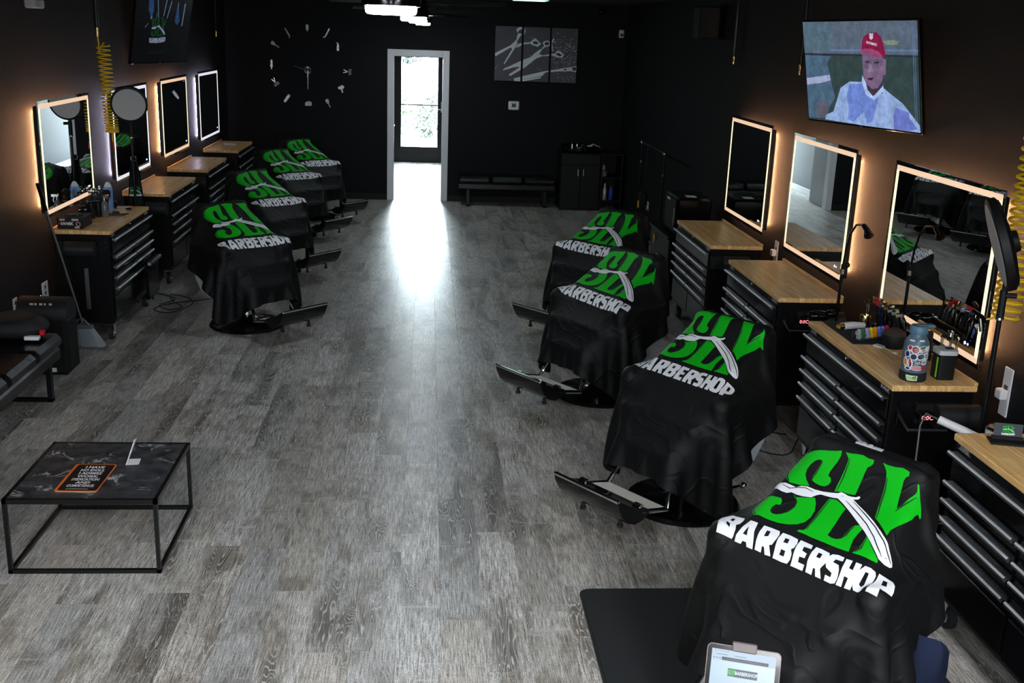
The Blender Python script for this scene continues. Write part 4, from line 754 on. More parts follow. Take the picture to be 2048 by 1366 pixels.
s.obj('picture', [em('screen_dark', (.0006, .0006, .001)), em('screen_green', (.003, .028, .007)), em('screen_white', (.18, .20, .27)), em('screen_tool', (.09, .12, .20)), em('screen_brush', (.01, .035, .10)), em('screen_faint', (.006, .008, .008))], tv)

# ---------------------------------------------------------------- back wall: clock of tools, triptych, thermostat, small devices
ck = thing('tool_clock', 'large frameless wall clock with twelve mirrored barber tools for hours', 'clock', (-1.693, YB, 1.797))
SM = mat('mirrored_plastic', (.24, .26, .28), .2, 1.)
def icon(kind, x, z, ang, s=1.):
    mb = MB(); c, sn = math.cos(ang), math.sin(ang); ax = Vector((c, 0, sn)); az = Vector((-sn, 0, c)); O = (x, -.016, z); D = (0, .006, 0)
    def P(poly): mb.prism([(a*s, b*s) for a, b in poly], O, ax, az, D)
    if kind == 'comb':
        P([(-.022, .05), (.022, .05), (.022, -.02), (0, -.06), (-.022, -.02)])
    elif kind == 'razor': P([(-.012, .085), (.012, .085), (.010, -.07), (-.010, -.07)]); P([(-.03, -.075), (.0, -.06), (.004, -.075), (-.02, -.09)])
    elif kind == 'brush': P([(-.03, .05), (.0, .065), (.03, .05), (.022, .0), (.008, -.02), (.008, -.085), (-.008, -.085), (-.008, -.02), (-.022, 0)])
    elif kind == 'scissors':
        P([(-.030, .07), (-.018, .075), (.006, .0), (-.006, -.005)]); P([(.030, .07), (.018, .075), (-.006, .0), (.006, -.005)])
        for q in (-1, 1): mb.tube([Vector(O)+ax*(q*.025+.017*math.cos(a))*s+az*(-.035+.02*math.sin(a))*s for a in [k*math.pi/6 for k in range(12)]], .004*s, 6, closed=True)
    elif kind == 'clipper': P([(-.020, .055), (.020, .055), (.024, .0), (.014, -.07), (-.014, -.07), (-.024, .0)]); P([(-.024, .060), (.024, .060), (.024, .075), (-.024, .075)])
    elif kind == 'dryer': P([(-.05, .035), (.03, .045), (.05, .02), (.045, -.01), (.012, -.015), (.005, -.07), (-.018, -.07), (-.014, -.012), (-.05, .0)])
    elif kind == 'bottle': P([(-.018, -.07), (.018, -.07), (.018, .02), (.008, .035), (.008, .055), (-.03, .06), (-.03, .05), (-.008, .045), (-.008, .035), (-.018, .02)])
    elif kind == 'box': P([(-.055, -.035), (.055, -.035), (.055, .03), (.02, .03), (.02, .045), (-.05, .02)])
    elif kind == 'hand': P([(-.018, .06), (.0, .075), (.018, .05), (.014, .0), (.024, -.03), (.01, -.045), (.006, -.08), (-.01, -.08), (-.008, -.045), (-.026, -.03), (-.014, 0)])
    return mb
R_ = math.radians
for kind, x, z, a in (('comb', 0, .57, 0), ('razor', .27, .505, -28), ('bottle', .42, .335, 0), ('scissors', .555, -.005, 85), ('dryer', .465, -.235, 20), ('brush', .275, -.44, 25), ('box', 0, -.46, 0),
                      ('clipper', -.30, -.40, -35), ('scissors', -.455, -.18, 35), ('hand', -.50, .065, 0), ('brush', -.455, .335, 55), ('razor', -.27, .495, 30)):
    icon(kind, x, z, R_(a), .86).obj('hour_tool', SM, ck)
MB().lathe([(.055, 0), (.055, .02), (.05, .024)], n=28, M=Matrix.Rotation(math.pi/2, 4, 'X')).obj('movement', BLKG, ck)
MB().tube(arc((0, -.026, 0), .045, 0, 2*math.pi*23/24, 23, X3, Z3), .005, 6, closed=True).obj('hub_ring', SM, ck)
MB().prism([(-.012, .05), (.012, .05), (.009, -.05), (.003, -.26), (-.003, -.26), (-.009, -.05)], (0, -.034, 0), X3, Z3, (0, .003, 0)).obj('minute_hand', SM, ck)
MB().prism([(-.05, -.004), (.05, -.01), (.05, .01), (-.19, .058), (-.19, .050)], (0, -.038, 0), X3, Z3, (0, .003, 0)).obj('hour_hand', BLKG, ck)
pic = {'m': mat('print_light_steel', (.80, .82, .88), .5), 't': mat('print_pale_teeth', (.85, .86, .9), .5), 'd': mat('print_dark', (.04, .035, .045), .5)}
CB = mat('print_charcoal_ground', (.10, .088, .112), .55, bump=(70, .1))
HL = mat('print_speckle', (.75, .78, .85), .5)
x0, x1, z0, z1 = .925, 2.094, 1.740, 2.488
rnd = random.Random(5)
for i, (a, b) in enumerate(((0., .320), (.341, .661), (.683, 1.))):
    lb = ['left wall canvas with the open scissor blades, nearest the door', 'middle wall canvas with crossing scissor handles', 'right wall canvas with speckled snakeskin print'][i]
    t = thing('canvas_print', lb, 'picture', (x0+(x1-x0)*(a+b)/2, YB, (z0+z1)/2), 0, 'scissor picture in three canvases'); hw = (x1-x0)*(b-a)/2; hh = (z1-z0)/2
    MB().box(-hw, hw, -.032, -.002, -hh, hh, .003).obj('stretched_canvas', CB, t)
    # clip the picture to this canvas
    vs_, ms_, fs_ = [], [], []; mb = MB()
    for j, (k, poly) in enumerate(SCP):
        bm = bmesh.new(); v = [bm.verts.new((p_[0], p_[1], 0)) for p_ in poly]
        for tr in tessellate_polygon([[Vector((p_[0], p_[1], 0)) for p_ in poly]]):
            try: bm.faces.new([v[q] for q in tr])
            except ValueError: pass
        for co, no in (((a+.002, 0, 0), (-1, 0, 0)), ((b-.002, 0, 0), (1, 0, 0)), ((0, .002, 0), (0, -1, 0)), ((0, .998, 0), (0, 1, 0))):
            bmesh.ops.bisect_plane(bm, geom=bm.verts[:]+bm.edges[:]+bm.faces[:], plane_co=co, plane_no=no, clear_outer=True)
        bm.verts.index_update()
        mb._a([((c.co.x-(a+b)/2)*(x1-x0), -.0325-.0004*j, (c.co.y-.5)*(z1-z0)) for c in bm.verts], [tuple(c.index for c in f.verts) for f in bm.faces], {'m': 0, 't': 1, 'd': 2}[k]); bm.free()
    n = 0
    while n < (60, 150, 420)[i]:
        u_, v_ = rnd.uniform(a+.01, b-.01), rnd.uniform(.02, .97)
        dens = (.9 if (u_ > .62 and .30 < v_ < .80) else .12) if i > 0 else (.8 if v_ < .3 else .1)
        n += 1
        if rnd.random() > dens: continue
        cx_, cz_ = (u_-(a+b)/2)*(x1-x0), (v_-.5)*(z1-z0); s_ = rnd.uniform(.003, .008)
        mb._a([(cx_-s_*1.4, -.0330, cz_), (cx_, -.0330, cz_-s_*.6), (cx_+s_*1.4, -.0330, cz_), (cx_, -.0330, cz_+s_*.6)], [(0, 1, 2, 3)], 3)
    mb.obj('printed_scissors', [pic['m'], pic['t'], pic['d'], HL], t)
t = thing('thermostat', 'white square thermostat with dark screen on the back wall', 'thermostat', (1.219, YB, 1.399))
MB().box(-.078, .078, -.022, 0, -.062, .062, .012).obj('body', WPL, t); MB().box(-.030, .030, -.024, -.021, -.022, .028, .002).obj('screen', mat('dark_green_display', (.015, .03, .028), .2), t)
t = thing('motion_sensor', 'small white box sensor near the right corner of the back wall', 'sensor', (2.714, YB, 2.44))
MB().box(-.035, .035, -.045, 0, -.055, .055, .010).obj('body', WPL, t); MB().box(-.022, .022, -.050, -.044, -.035, .005, .004).obj('lens', HALLW, t)
t = thing('security_camera', 'dark dome camera high on the back wall near the ceiling', 'camera', (2.40, YB, 2.727))
MB().cyl((0, 0, 0), (0, -.06, 0), .045).obj('mount', BLKM, t); MB().sph((0, -.075, 0), .045).obj('dome', BLKG, t); MB().tube(arc((0, -.105, -.01), .022, .6, 3.4, 8, X3, Z3), .004, 6).obj('lens_ring', STL, t)
t = thing('wall_speaker', 'black loudspeaker bracketed high on the right wall', 'speaker', (2.66, 10.62, 2.56))
MB().box(-.10, .10, -.13, .13, -.15, .15, .012).obj('cabinet', BLKM, t); MB().box(-.104, -.098, -.115, .115, -.135, .135, .003).obj('grille', RUB, t); MB().tube([(.10, 0, .02), (.14, 0, .02)], .02).obj('bracket', BLK, t)
t = thing('emergency_light', 'black emergency light with two grey lamp heads high on left wall', 'lamp', (XL, 8.05, 2.53))
MB().box(0, .07, -.42, .16, -.03, .12, .01).obj('housing', BLK, t)
for y in (-.03, .12): MB().box(.03, .10, y-.045*(1 if y < 0 else .6), y+.045*(1 if y < 0 else .6), -.085, -.02, .012).obj('lamp_head', mat('grey_lens', (.42, .42, .42), .5), t)

# ---------------------------------------------------------------- ceiling fans with light drums
def fan():
    t = thing('ceiling_fan', '', 'fan')
    MB().lathe([(.06, 0), (.07, -.03), (.07, -.04)], (0, 0, ZC-2.44)).cyl((0, 0, .19), (0, 0, ZC-2.44), .014).obj('downrod', BLK, t)
    MB().lathe([(.098, .034), (.105, .036), (.105, .12), (.09, .16), (.05, .19)], n=36).obj('motor_housing', BLKG, t)
    MB().lathe([(.070, .006), (.084, .008), (.090, .014), (.092, .034)], n=36).obj('light_drum', LAMP, t)
    for k in range(4):
        a = k*math.pi/2+.35; M = Matrix.Rotation(a, 4, 'Z') @ Matrix.Translation((.38, 0, .135)) @ Matrix.Rotation(R_(10), 4, 'X')
        MB().box(-.27, .27, -.062, .062, -.004, .004, .003, M=M).obj('blade', mat('black_fan_blade', (.012, .012, .012), .3), t)
        MB().box(-.30, -.20, -.018, .018, -.012, -.002, .003, M=M).obj('blade_iron', BLK, t)
    return t
F0 = fan(); F0.location = (-.137, 4.0, 2.44); F0['label'] = 'ceiling fan with the largest glowing light drum, nearest the camera'; F0['group'] = 'row of ceiling fans'
dup(F0, (-.113, 7.9, 2.447), .9, 'ceiling fan with glowing drum, second from the camera')
dup(F0, (-.117, 11.3, 2.452), 1.4, 'ceiling fan with glowing drum, third from the camera')
dup(F0, (-.085, 14.4, 2.447), .2, 'ceiling fan with glowing drum, farthest from the camera')
t = thing('ceiling_panel_light', 'flat glowing panel light in the ceiling near the top edge', 'lamp', (1.30, 14.55, ZC))
MB().box(-.23, .23, -.32, .32, -.018, 0, .003).obj('frame', BLK, t); MB().box(-.21, .21, -.30, .30, -.021, -.017, .001).obj('diffuser', mat('panel_diffuser', (1, 1, 1), .5, emit=(.55, 1., .72), es=1.6), t)

for k, (x, y) in enumerate(((-1.7, -1.1), (0, -1.1), (1.7, -1.1), (-1.7, .6), (1.7, .6))):  # fill panels added out of view to brighten the floor and capes
    t = thing('ceiling_panel_light', ['added unseen fill light panel left of the entrance', 'added unseen fill light panel in the middle before the entrance', 'added unseen fill light panel right of the entrance', 'added unseen fill light panel above the left waiting area', 'added unseen fill light panel above the right waiting area'][k], 'lamp', (x, y, ZC))
    MB().box(-.32, .32, -.62, .62, -.018, 0, .003).obj('frame', BLK, t); MB().box(-.30, .30, -.60, .60, -.021, -.017, .001).obj('diffuser', mat('fill_panel_glow', (1, 1, 1), .5, emit=(.93, .96, 1.), es=FILL_PANEL), t)

# ---------------------------------------------------------------- leather benches
def bench(name_label, loc, rz):
    t = thing('leather_bench', name_label, 'bench', loc, rz)
    MB().box(-.70, .70, .02, .44, .24, .33, .015).obj('frame', LEA, t)
    for k in range(3):
        a = -.70+k*.4667; MB().box(a+.004, a+.4627, .0, .44, .33, .425, .03).obj('seat_cushion', LEA, t)
    for x in (-.55, .55):
        MB().box(x-.02, x+.02, .04, .07, 0, .24).box(x-.02, x+.02, .39, .42, 0, .24).box(x-.02, x+.02, .04, .42, 0, .02).obj('leg', BLK, t)
    return t
bench('low black leather bench with three cushions under the canvases', (1.13, 15.235, 0), 0)
b2 = bench('low black leather bench along the left wall, cut by the left edge', (-2.355, 6.23, 0), math.radians(90))

# ---------------------------------------------------------------- shampoo cabinet, open shelf, bottles
t = thing('shampoo_cabinet', 'black two door cabinet under a glossy shampoo bowl by the back wall', 'cabinet', (2.155, 15.12, 0))
MB().box(-.28, .28, .02, .56, 0, .80, .004).obj('carcass', mat('black_laminate', (.005, .005, .0055), .5, spec=.3), t)
for s in (-1, 1):
    d = MB().box(*sorted((s*.003, s*.275)), 0, .02, .03, .64, .003).obj('door', BLKM, t); MB().box(s*.038-.005, s*.038+.005, -.022, -.012, .49, .585, .003).box(s*.038-.004, s*.038+.004, -.014, 0, .495, .505).box(s*.038-.004, s*.038+.004, -.014, 0, .57, .58).obj('handle', mat('pale_metal_pull', (.8, .8, .8), .3, .4), d)
MB().box(-.275, .275, .0, .02, .65, .79, .003).obj('fascia', BLKM, t)
M = Matrix.Rotation(math.pi, 4, 'X')
MB().lathe([(.20, .80), (.25, .82), (.265, .88), (.26, .895), (.235, .885), (.20, .83), (.05, .815)], (0, .30, 0), n=32).obj('bowl', BLKG, t)
for x in (-.13, -.06): MB().cyl((x, .08, .86), (x, .08, .93), .016, .012, 12).obj('tap', CHR, t)
MB().tube([(.02, .10, .86), (.02, .06, .92), (.03, .0, .90), (.05, -.03, .84)], .010).obj('spray_hose', CHR, t)
t = thing('hand_towel', 'crumpled pale towel on the shampoo bowl rim', 'towel', (2.33, 15.20, .90))
mb = MB(); G = []
for j in range(7):
    for i in range(11): G.append((-.09+i*.018, -.05+j*.018, .018*math.exp(-((i-5)/3.)**2)*1.6+.006*math.sin(i*1.7+j)+(-.01 if j == 0 else 0)))
mb._a(G, [(j*11+i, j*11+i+1, (j+1)*11+i+1, (j+1)*11+i) for j in range(6) for i in range(10)], 0)
o = mb.obj('terry_cloth', mat('pale_towel', (.50, .50, .48), .9, bump=(300, .3)), t)
t = thing('open_shelf', 'black open shelf unit in the right back corner holding bottles', 'shelf', (2.60, 15.12, 0))
lam = mat('black_laminate'); MB().box(-.155, -.135, 0, .5, 0, .81).box(.135, .155, 0, .5, 0, .81).box(-.135, .135, .48, .5, 0, .81).obj('carcass', lam, t)
for z in (.13, .46, .79): MB().box(-.135, .135, .005, .48, z, z+.02).obj('shelf_board', lam, t)
def bottle(nm, lb, loc, prof, m, capprof=None, capm=None, cat='bottle', grp=None, n=24):
    t = thing(nm, lb, cat, loc, 0, grp); MB().lathe(prof, n=n).obj('body', m, t)
    if capprof: MB().lathe(capprof, n=16).obj('cap', capm, t)
    return t
bottle('spray_nozzle_bottle', 'small white cone topped bottle on the upper corner shelf', (2.50, 15.25, .48), [(.045, 0), (.05, .02), (.05, .06), (.02, .10)], mat('grey_plastic', (.3, .3, .3), .4), [(.02, .10), (.022, .13), (.01, .16)], WPL)
bottle('silver_bottle', 'tall silver bottle on the lower corner shelf', (2.525, 15.2, .15), [(.03, 0), (.033, .01), (.033, .15), (.014, .19)], mat('silver_bottle_shell', (.6, .6, .58), .35, .6), [(.012, .19), (.012, .225), (.006, .235)], WPL)
bottle('blue_bottle', 'tall blue bottle beside the silver one on the lower shelf', (2.615, 15.2, .15), [(.028, 0), (.032, .01), (.030, .13), (.018, .17)], mat('blue_plastic', (.02, .09, .55), .3), [(.016, .17), (.016, .205), (.01, .21)], mat('blue_cap', (.01, .05, .4), .4))

# ---------------------------------------------------------------- hanging rail, cart and black units on the right wall
t = thing('garment_rail', 'black garment rail with chrome top bar by the right wall', 'rack', (2.55, 12.2, 0))
for y in (.63, -.65):
    MB().cyl((0, y, .05), (0, y, 1.20), .014, n=12).obj('post', BLK, t); MB().cyl((0, y, .96), (0, y, .985), .020, n=12).sph((0, y, 1.205), .022).obj('joint', CHR, t)
    MB().box(-.2, .2, y-.015, y+.015, .03, .06, .004).obj('foot', BLK, t)
    for x in (-.19, .19): MB().cyl((x, y-.01, .03), (x, y+.01, .03), .03, n=16).obj('caster', RUB, t)
MB().cyl((0, -.65, 1.205), (0, .63, 1.205), .012, n=12).obj('top_bar', CHR, t)
MB().cyl((0, -.65, .12), (0, .63, .12), .010, n=12).obj('bottom_bar', BLK, t)
t = thing('rolling_cart', 'black rolling cart with an orange tag beside the farthest right tool chest', 'cart', (2.44, 10.15, 0))
MB().box(-.19, .22, -.42, .42, .10, .60, .01).obj('cabinet', BLK, t); MB().box(-.21, .24, -.44, .44, .60, .625, .006).obj('top', BLKG, t)
MB().box(-.215, -.19, -.38, .0, .36, .40, .004).obj('handle', STL, t)
MB()._a([(-.20, .20, .56), (-.20, .24, .52), (-.205, .20, .44), (-.20, .16, .51)], [(0, 1, 2, 3)], 0).obj('tag', mat('orange_tag', (.75, .33, .01), .5), t)
for x in (-.15, .18):
    for y in (-.36, .36): MB().cyl((x, y-.012, .05), (x, y+.012, .05), .05, n=16).obj('caster', RUB, t)
t = thing('towel_warmer', 'black upright box appliance with white labels standing on the rolling cart', 'appliance', (2.47, 10.02, .625))
MB().box(-.16, .17, -.26, .26, 0, .36, .02).obj('case', BLKG, t); MB().box(-.168, -.158, -.22, .22, .04, .33, .006).obj('door', BLKM, t)
MB().box(-.172, -.166, .02, .13, .305, .325, .001).box(-.05, .04, -.16, -.06, .3595, .362).obj('label_plate', WPL, t); MB().box(-.18, -.168, -.215, -.195, .10, .26, .003).obj('handle', STL, t)
t = thing('hanging_blower', 'black blower with a yellow grip hanging on the garment rail', 'tool', (2.52, 12.35, .52))
MB().box(-.06, .03, -.05, .05, -.05, .16, .02).tube([(0, 0, .16), (0, 0, .60), (.02, 0, .66)], .006).obj('body', BLKM, t)
MB().box(-.068, -.058, -.03, .03, -.03, .05, .003).obj('grip', mat('yellow_grip', (.85, .60, .02), .4), t)
def plate(x, y, z, label, nx, h=.115, w=.072, rocker=0, extra=False):
    t = thing('wall_outlet', label, 'outlet', (x, y, z), 0, 'white wall outlets')
    s = nx; MB().box(0, s*.007, -w/2, w/2, -h/2, h/2, .002).obj('cover_plate', WPL, t)
    for dz in (-.022, .022): MB().box(s*.0071, s*.0085, -.016, .016, dz-.013, dz+.013, .001).box(s*.0086, s*.0089, -.008, -.005, dz-.006, dz+.006).box(s*.0086, s*.0089, .005, .008, dz-.006, dz+.006).obj('socket', HALLW, t)
    if extra: MB().box(s*.007, s*.045, -.03, .03, -.035, .015, .006).obj('plug', WPL, t)
plate(XR, 13.72, .385, 'white outlet low on the right wall behind the garment rail, farther one', -1)
plate(XR, 13.42, .345, 'white outlet low on the right wall behind the garment rail, with plug', -1, extra=True)
plate(XR, 8.30, .79, 'white outlet just below the farthest right hand mirror', -1, .17, .08, extra=True)
plate(XR, 4.72, .82, 'white outlet strip below the yellow hose on the right wall', -1, .24, .075, extra=True)
plate(XL, 7.99, .445, 'white outlet on the left wall behind the black bin', 1, .12, .115)
plate(XL, 7.40, .47, 'white outlet on the left wall behind the black cushion, only its top showing', 1, extra=True)

# ---------------------------------------------------------------- yellow coil hoses and air drops
def coil(pts, r, turns, wire, n=26, squash=None):
    out = []; P = [Vector(p) for p in pts]; L_ = [0]
    for a, b in zip(P, P[1:]): L_.append(L_[-1]+(b-a).length)
    N = int(turns*n)
    for i in range(N+1):
        q = i/N; q2 = squash(q) if squash else q; s = q2*L_[-1]; j = max(k for k in range(len(P)-1) if L_[k] <= s+1e-9); f = (s-L_[j])/(L_[j+1]-L_[j])
        c = P[j].lerp(P[j+1], f); a = 2*math.pi*turns*q; out.append(c+Vector((math.cos(a)*r, math.sin(a)*r, 0)))
    return out
t = thing('air_hose', 'yellow coiled air hose hanging between the two nearest left mirrors', 'hose', (-2.70, 9.40, 0))
pts = [(.02, -.14, 2.26), (.02, -.12, 2.20), (.0, -.06, 2.13), (.0, .0, 2.17), (.02, .03, 2.20)]
MB().tube(pts, .006, 8).tube(coil([(.02, -.01, 2.18), (.02, .03, 1.95), (.02, .07, 1.70), (.02, .10, 1.47)], .052, 25, .005, 16, lambda q: 1-(1-q)**1.35), .0062, 6).tube([(.02, .10, 1.47), (.03, .06, 1.42), (.04, .04, 1.38)], .005).obj('coil', YEL, t)
MB().cyl((.02, -.14, 2.25), (.02, -.14, 2.32), .012).obj('top_fitting', BRS, t); MB().cyl((.02, -.14, 2.32), (.02, -.14, ZC), .018).obj('supply_pipe', BLK, t)
MB().cyl((.04, .04, 1.39), (.045, .03, 1.33), .008).obj('nozzle', RED, t)
t = thing('air_hose', 'yellow coiled air hose with spray gun beside the nearest right mirror', 'hose', (2.66, 4.58, 0))
MB().tube(coil([(-.0, -.02, 2.70), (-.0, -.02, 2.10), (0, -.0, 1.75), (0, .0, 1.55), (0, .02, 1.22)], .060, 32, .005, 18, lambda q: .42*q/.30 if q < .30 else .42+.58*((q-.30)/.70)**.92), .0068, 6).tube([(0, .02+.06, 1.22), (-.03, .08, 1.20), (-.06, .10, 1.19)], .0055).obj('coil', YEL, t)
MB().cyl((0, 0, 2.70), (0, 0, ZC), .02).obj('supply_pipe', BLK, t)
g = MB().cyl((-.05, .09, 1.19), (-.075, .17, 1.215), .012, .009, 12).cyl((-.06, .12, 1.19), (-.055, .10, 1.13), .010, .012, 10).tube([(-.07, .16, 1.20), (-.085, .13, 1.15), (-.075, .10, 1.12)], .004).obj('spray_gun', BLKG, t)
MB().cyl((-.075, .17, 1.215), (-.085, .21, 1.225), .011, .006, 12).obj('gun_nozzle', RED, t); MB().cyl((-.068, .15, 1.235), (-.068, .19, 1.25), .009, n=10).obj('gun_adjuster', CHR, t)
for x, y, z, lb, s in ((2.75, 9.87, 2.23, 'black air drop pipe with brass fitting near the wall speaker', 1), (2.75, 8.05, 2.21, 'black air drop pipe with brass fitting left of the lit television', 1), (-2.78, 13.12, 2.25, 'black air drop with brass fitting right of the dim television', -1), (-2.78, 14.83, 2.25, 'black air drop with brass fitting nearest the left back corner', -1)):
    t = thing('air_drop', lb, 'pipe', (x, y, z)); MB().tube([(0, 0, .04), (0, -.01, .25), (0, .0, ZC-z)], .013, 8).tube([(0, .025, .06), (0, .02, .3), (0, .02, ZC-z)], .008, 6).obj('pipe', BLK, t); MB().lathe([(.010, -.035), (.014, -.02), (.008, .0), (.014, .02), (.011, .04)], n=12).obj('fitting', BRS, t)

# ---------------------------------------------------------------- panel lamps and gooseneck lamp
def panel_lamp(label, base, c, nrm, r):
    t = thing('panel_lamp', label, 'lamp', base, 0, 'round photo lamps on stands'); c = Vector(c)-Vector(base); n = Vector(nrm).normalized(); q = n.to_track_quat('Z', 'Y').to_matrix().to_4x4()
    MB().lathe([(r*.55, -.045), (r*.9, -.035), (r, -.02), (r, .012), (r*.96, .016)], c, 40, M=q).obj('lamp_shell', BLKM, t)
    MB().lathe([(r*.885, .0165), (r*.88, .018)], c, 40, M=q).obj('diffuser', mat('grey_white_diffuser', (.44, .44, .45), .6), t)
    k = c-n*.05+Vector((0, 0, -r*.85)); MB().lathe([(.045, -.075), (.05, -.05), (.04, -.045)], c, 20, M=q).tube([c-n*.06, k-Vector((0, 0, .06))], .012).obj('yoke', BLKM, t)
    MB().cyl((k.x, k.y, .02), (k.x, k.y, k.z-.12), .011, n=12).obj('pole', BLK, t); MB().cyl((k.x, k.y, k.z-.16), (k.x, k.y, k.z-.04), .016, n=12).cyl((k.x, k.y, k.z-.06), (k.x+.05, k.y-.02, k.z-.06), .012, n=10).obj('clamp', BLKM, t)
    MB().cyl((k.x, k.y, k.z-.17), (k.x, k.y, k.z-.16), .018, n=12).obj('collar', CHR, t)
    for a in (0.5, 2.6, 4.7): MB().tube([(k.x, k.y, .35), (k.x+.10*math.cos(a), k.y+.10*math.sin(a), .01)], .008).obj('tripod_leg', BLK, t)
    return k
panel_lamp('round lamp facing the camera in front of the cool left mirror', (-2.53, 9.60, 0), (-2.50, 9.40, 1.712), (.18, -.95, -.22), .150)
panel_lamp('round lamp seen edge on beside the nearest right mirror', (2.50, 4.30, 0), (2.455, 4.38, 1.60), (-.88, .33, -.34), .205)
t = thing('folded_cape', 'narrow folded black cape with small green emblem hanging below the round lamp', 'cape', (-2.515, 9.52, .84))
mb = MB(); G = []; NX = 9
prof = [(.43, .026), (.40, .034), (.34, .036), (.28, .046), (.20, .052), (.10, .062), (-.02, .078)]
for z, hw in prof:
    for i in range(NX): a = -1+2*i/(NX-1); G.append((a*hw, -.02-.012*math.cos(a*5)+.008*math.sin(z*30), z))
mb._a(G, [(j*NX+i, (j+1)*NX+i, (j+1)*NX+i+1, j*NX+i+1) for j in range(len(prof)-1) for i in range(NX-1)], 0)
o = mb.obj('cloth', CLOTH, t); MB().tube(arc((0, -.035, .41), .022, 0, 5.7, 10, X3, Z3), .004, 6).obj('hook', mat('grey_plastic', (.3, .3, .3), .4), t)
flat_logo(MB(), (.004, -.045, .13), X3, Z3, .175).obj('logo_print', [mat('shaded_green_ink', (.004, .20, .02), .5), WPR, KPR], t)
t = thing('gooseneck_lamp', 'thin black gooseneck lamp arching in front of the middle right mirror', 'lamp', (2.525, 6.235, 0))
MB().cyl((0, 0, .02), (0, 0, 1.12), .010, n=10).obj('pole', BLK, t); MB().lathe([(.11, 0), (.11, .012), (.02, .03)], n=28).obj('base', BLKM, t)
MB().cyl((0, 0, 1.06), (0, 0, 1.09), .014, n=12).obj('collar', CHR, t); MB().sph((.02, -.02, 1.12), .016).obj('knob', BLKM, t)
MB().tube([(0, 0, 1.10), (.0, -.02, 1.22), (-.0, -.06, 1.32), (.0, -.13, 1.385), (.0, -.21, 1.40), (.0, -.25, 1.395)], .0065).obj('gooseneck', BLK, t)
MB().cyl((0, -.24, 1.40), (0, -.29, 1.38), .014, .018, 14).cyl((0, -.29, 1.38), (0, -.325, 1.355), .018, .028, 14).obj('lamp_head', BLKG, t)
# units hung on the near ends of the chests
side_roll(2.42, 6.313, .735, 'black roll unit with red digits on the near side of the third right tool chest')
side_roll(2.42, 4.583, .735, 'black roll unit with red digits below the stickered bottle station')
side_roll(2.31, 8.018, .735, 'black roll unit without digits on the farthest right tool chest', False)
side_roll(-2.66, 8.08, .735, 'black roll unit on the near side of the first left tool chest', False)
side_roll(-2.57, 9.99, .735, 'black roll unit on the near side of the second left tool chest', False)
side_roll(-2.57, 11.75, .735, 'black roll unit on the near side of the third left tool chest', False)
push_bar(2.245, 6.34, 'tubular handle on the near side of the third right tool chest'); push_bar(2.245, 4.61, 'tubular handle on the near side of the stickered bottle station')
t = thing('towel_bar', 'grey vertical flat bar on the near side of the first left tool chest', 'bar', (-2.56, 8.158, .42)); MB().box(-.016, .016, -.010, -.002, -.16, .16, .003).obj('flat_bar', STL, t); MB().box(-.012, .012, -.002, .01, -.14, -.12).box(-.012, .012, -.002, .01, .12, .14).obj('bracket', BLK, t)
t = thing('waste_door_bin', 'black pull out panel leaning on the front of the first left tool chest', 'panel', (-2.312, 9.07, .10), math.radians(90))
MB().box(-.19, .17, -.02, .005, .05, .38, .01).obj('panel', BLKG, t); MB().box(-.19, .17, -.05, -.02, .345, .375, .004).obj('handle', STL, t)
t = thing('glossy_clipper', 'black glossy clipper hanging beside the gooseneck lamp pole', 'clipper', (2.40, 6.21, .80)); MB().sph((0, 0, 0), (.075, .04, .035)).sph((.07, -.02, .02), (.04, .03, .025)).obj('body', BLKG, t); MB().cyl((.09, -.05, -.03), (.10, -.055, -.045), .022, n=14).obj('head', CHR, t)
# hand dryer hung between chests
t = thing('hair_dryer', 'white and chrome hair dryer held beside the nearest right tool chest', 'dryer', (2.40, 4.20, .80))
MB().tube([(-.14, .10, .03), (-.05, .04, .0), (.02, .0, -.03)], [.018, .019, .021], 14).obj('handle', WPL, t)
MB().lathe([(.040, -.03), (.048, -.02), (.048, .02), (.042, .028)], (.08, .0, .0), 28).obj('head', WPL, t); MB().lathe([(.048, .021), (.050, .026), (.040, .034)], (.08, 0, 0), 28).obj('grille_ring', CHR, t)
MB().tube([(-.14, .10, .03), (-.19, .12, .05), (-.22, .10, .0), (-.235, .06, -.2), (-.24, .04, -.45), (-.22, .08, -.70)], .004, 6).obj('cord', mat('grey_cord', (.10, .10, .10), .5), t)
MB().box(.03, .13, .03, .10, -.08, -.03, .005).cyl((.08, .06, -.06), (.25, .1, -.06), .01).obj('holder', BLKM, t)
# card holder
t = thing('card_holder', 'black card holder with a green lettered card on the nearest butcher block', 'card holder', (2.375, 3.94, .864), math.radians(-14))
MB().box(-.072, .072, -.045, .035, 0, .010, .002).box(-.062, .062, -.004, .010, .010, .026, .002).obj('stand', BLKM, t)
MB().box(-.055, .055, -.001, .003, .022, .078, M=Matrix.Rotation(R_(-8), 4, 'X')).obj('card', mat('dark_card', (.03, .035, .05), .35), t)
flat_logo(MB(), (0, -.0025+.0075, .051), X3, (0, .14, .99), .085, thick=.0002).obj('card_print', [GRN, WPR, KPR], t)

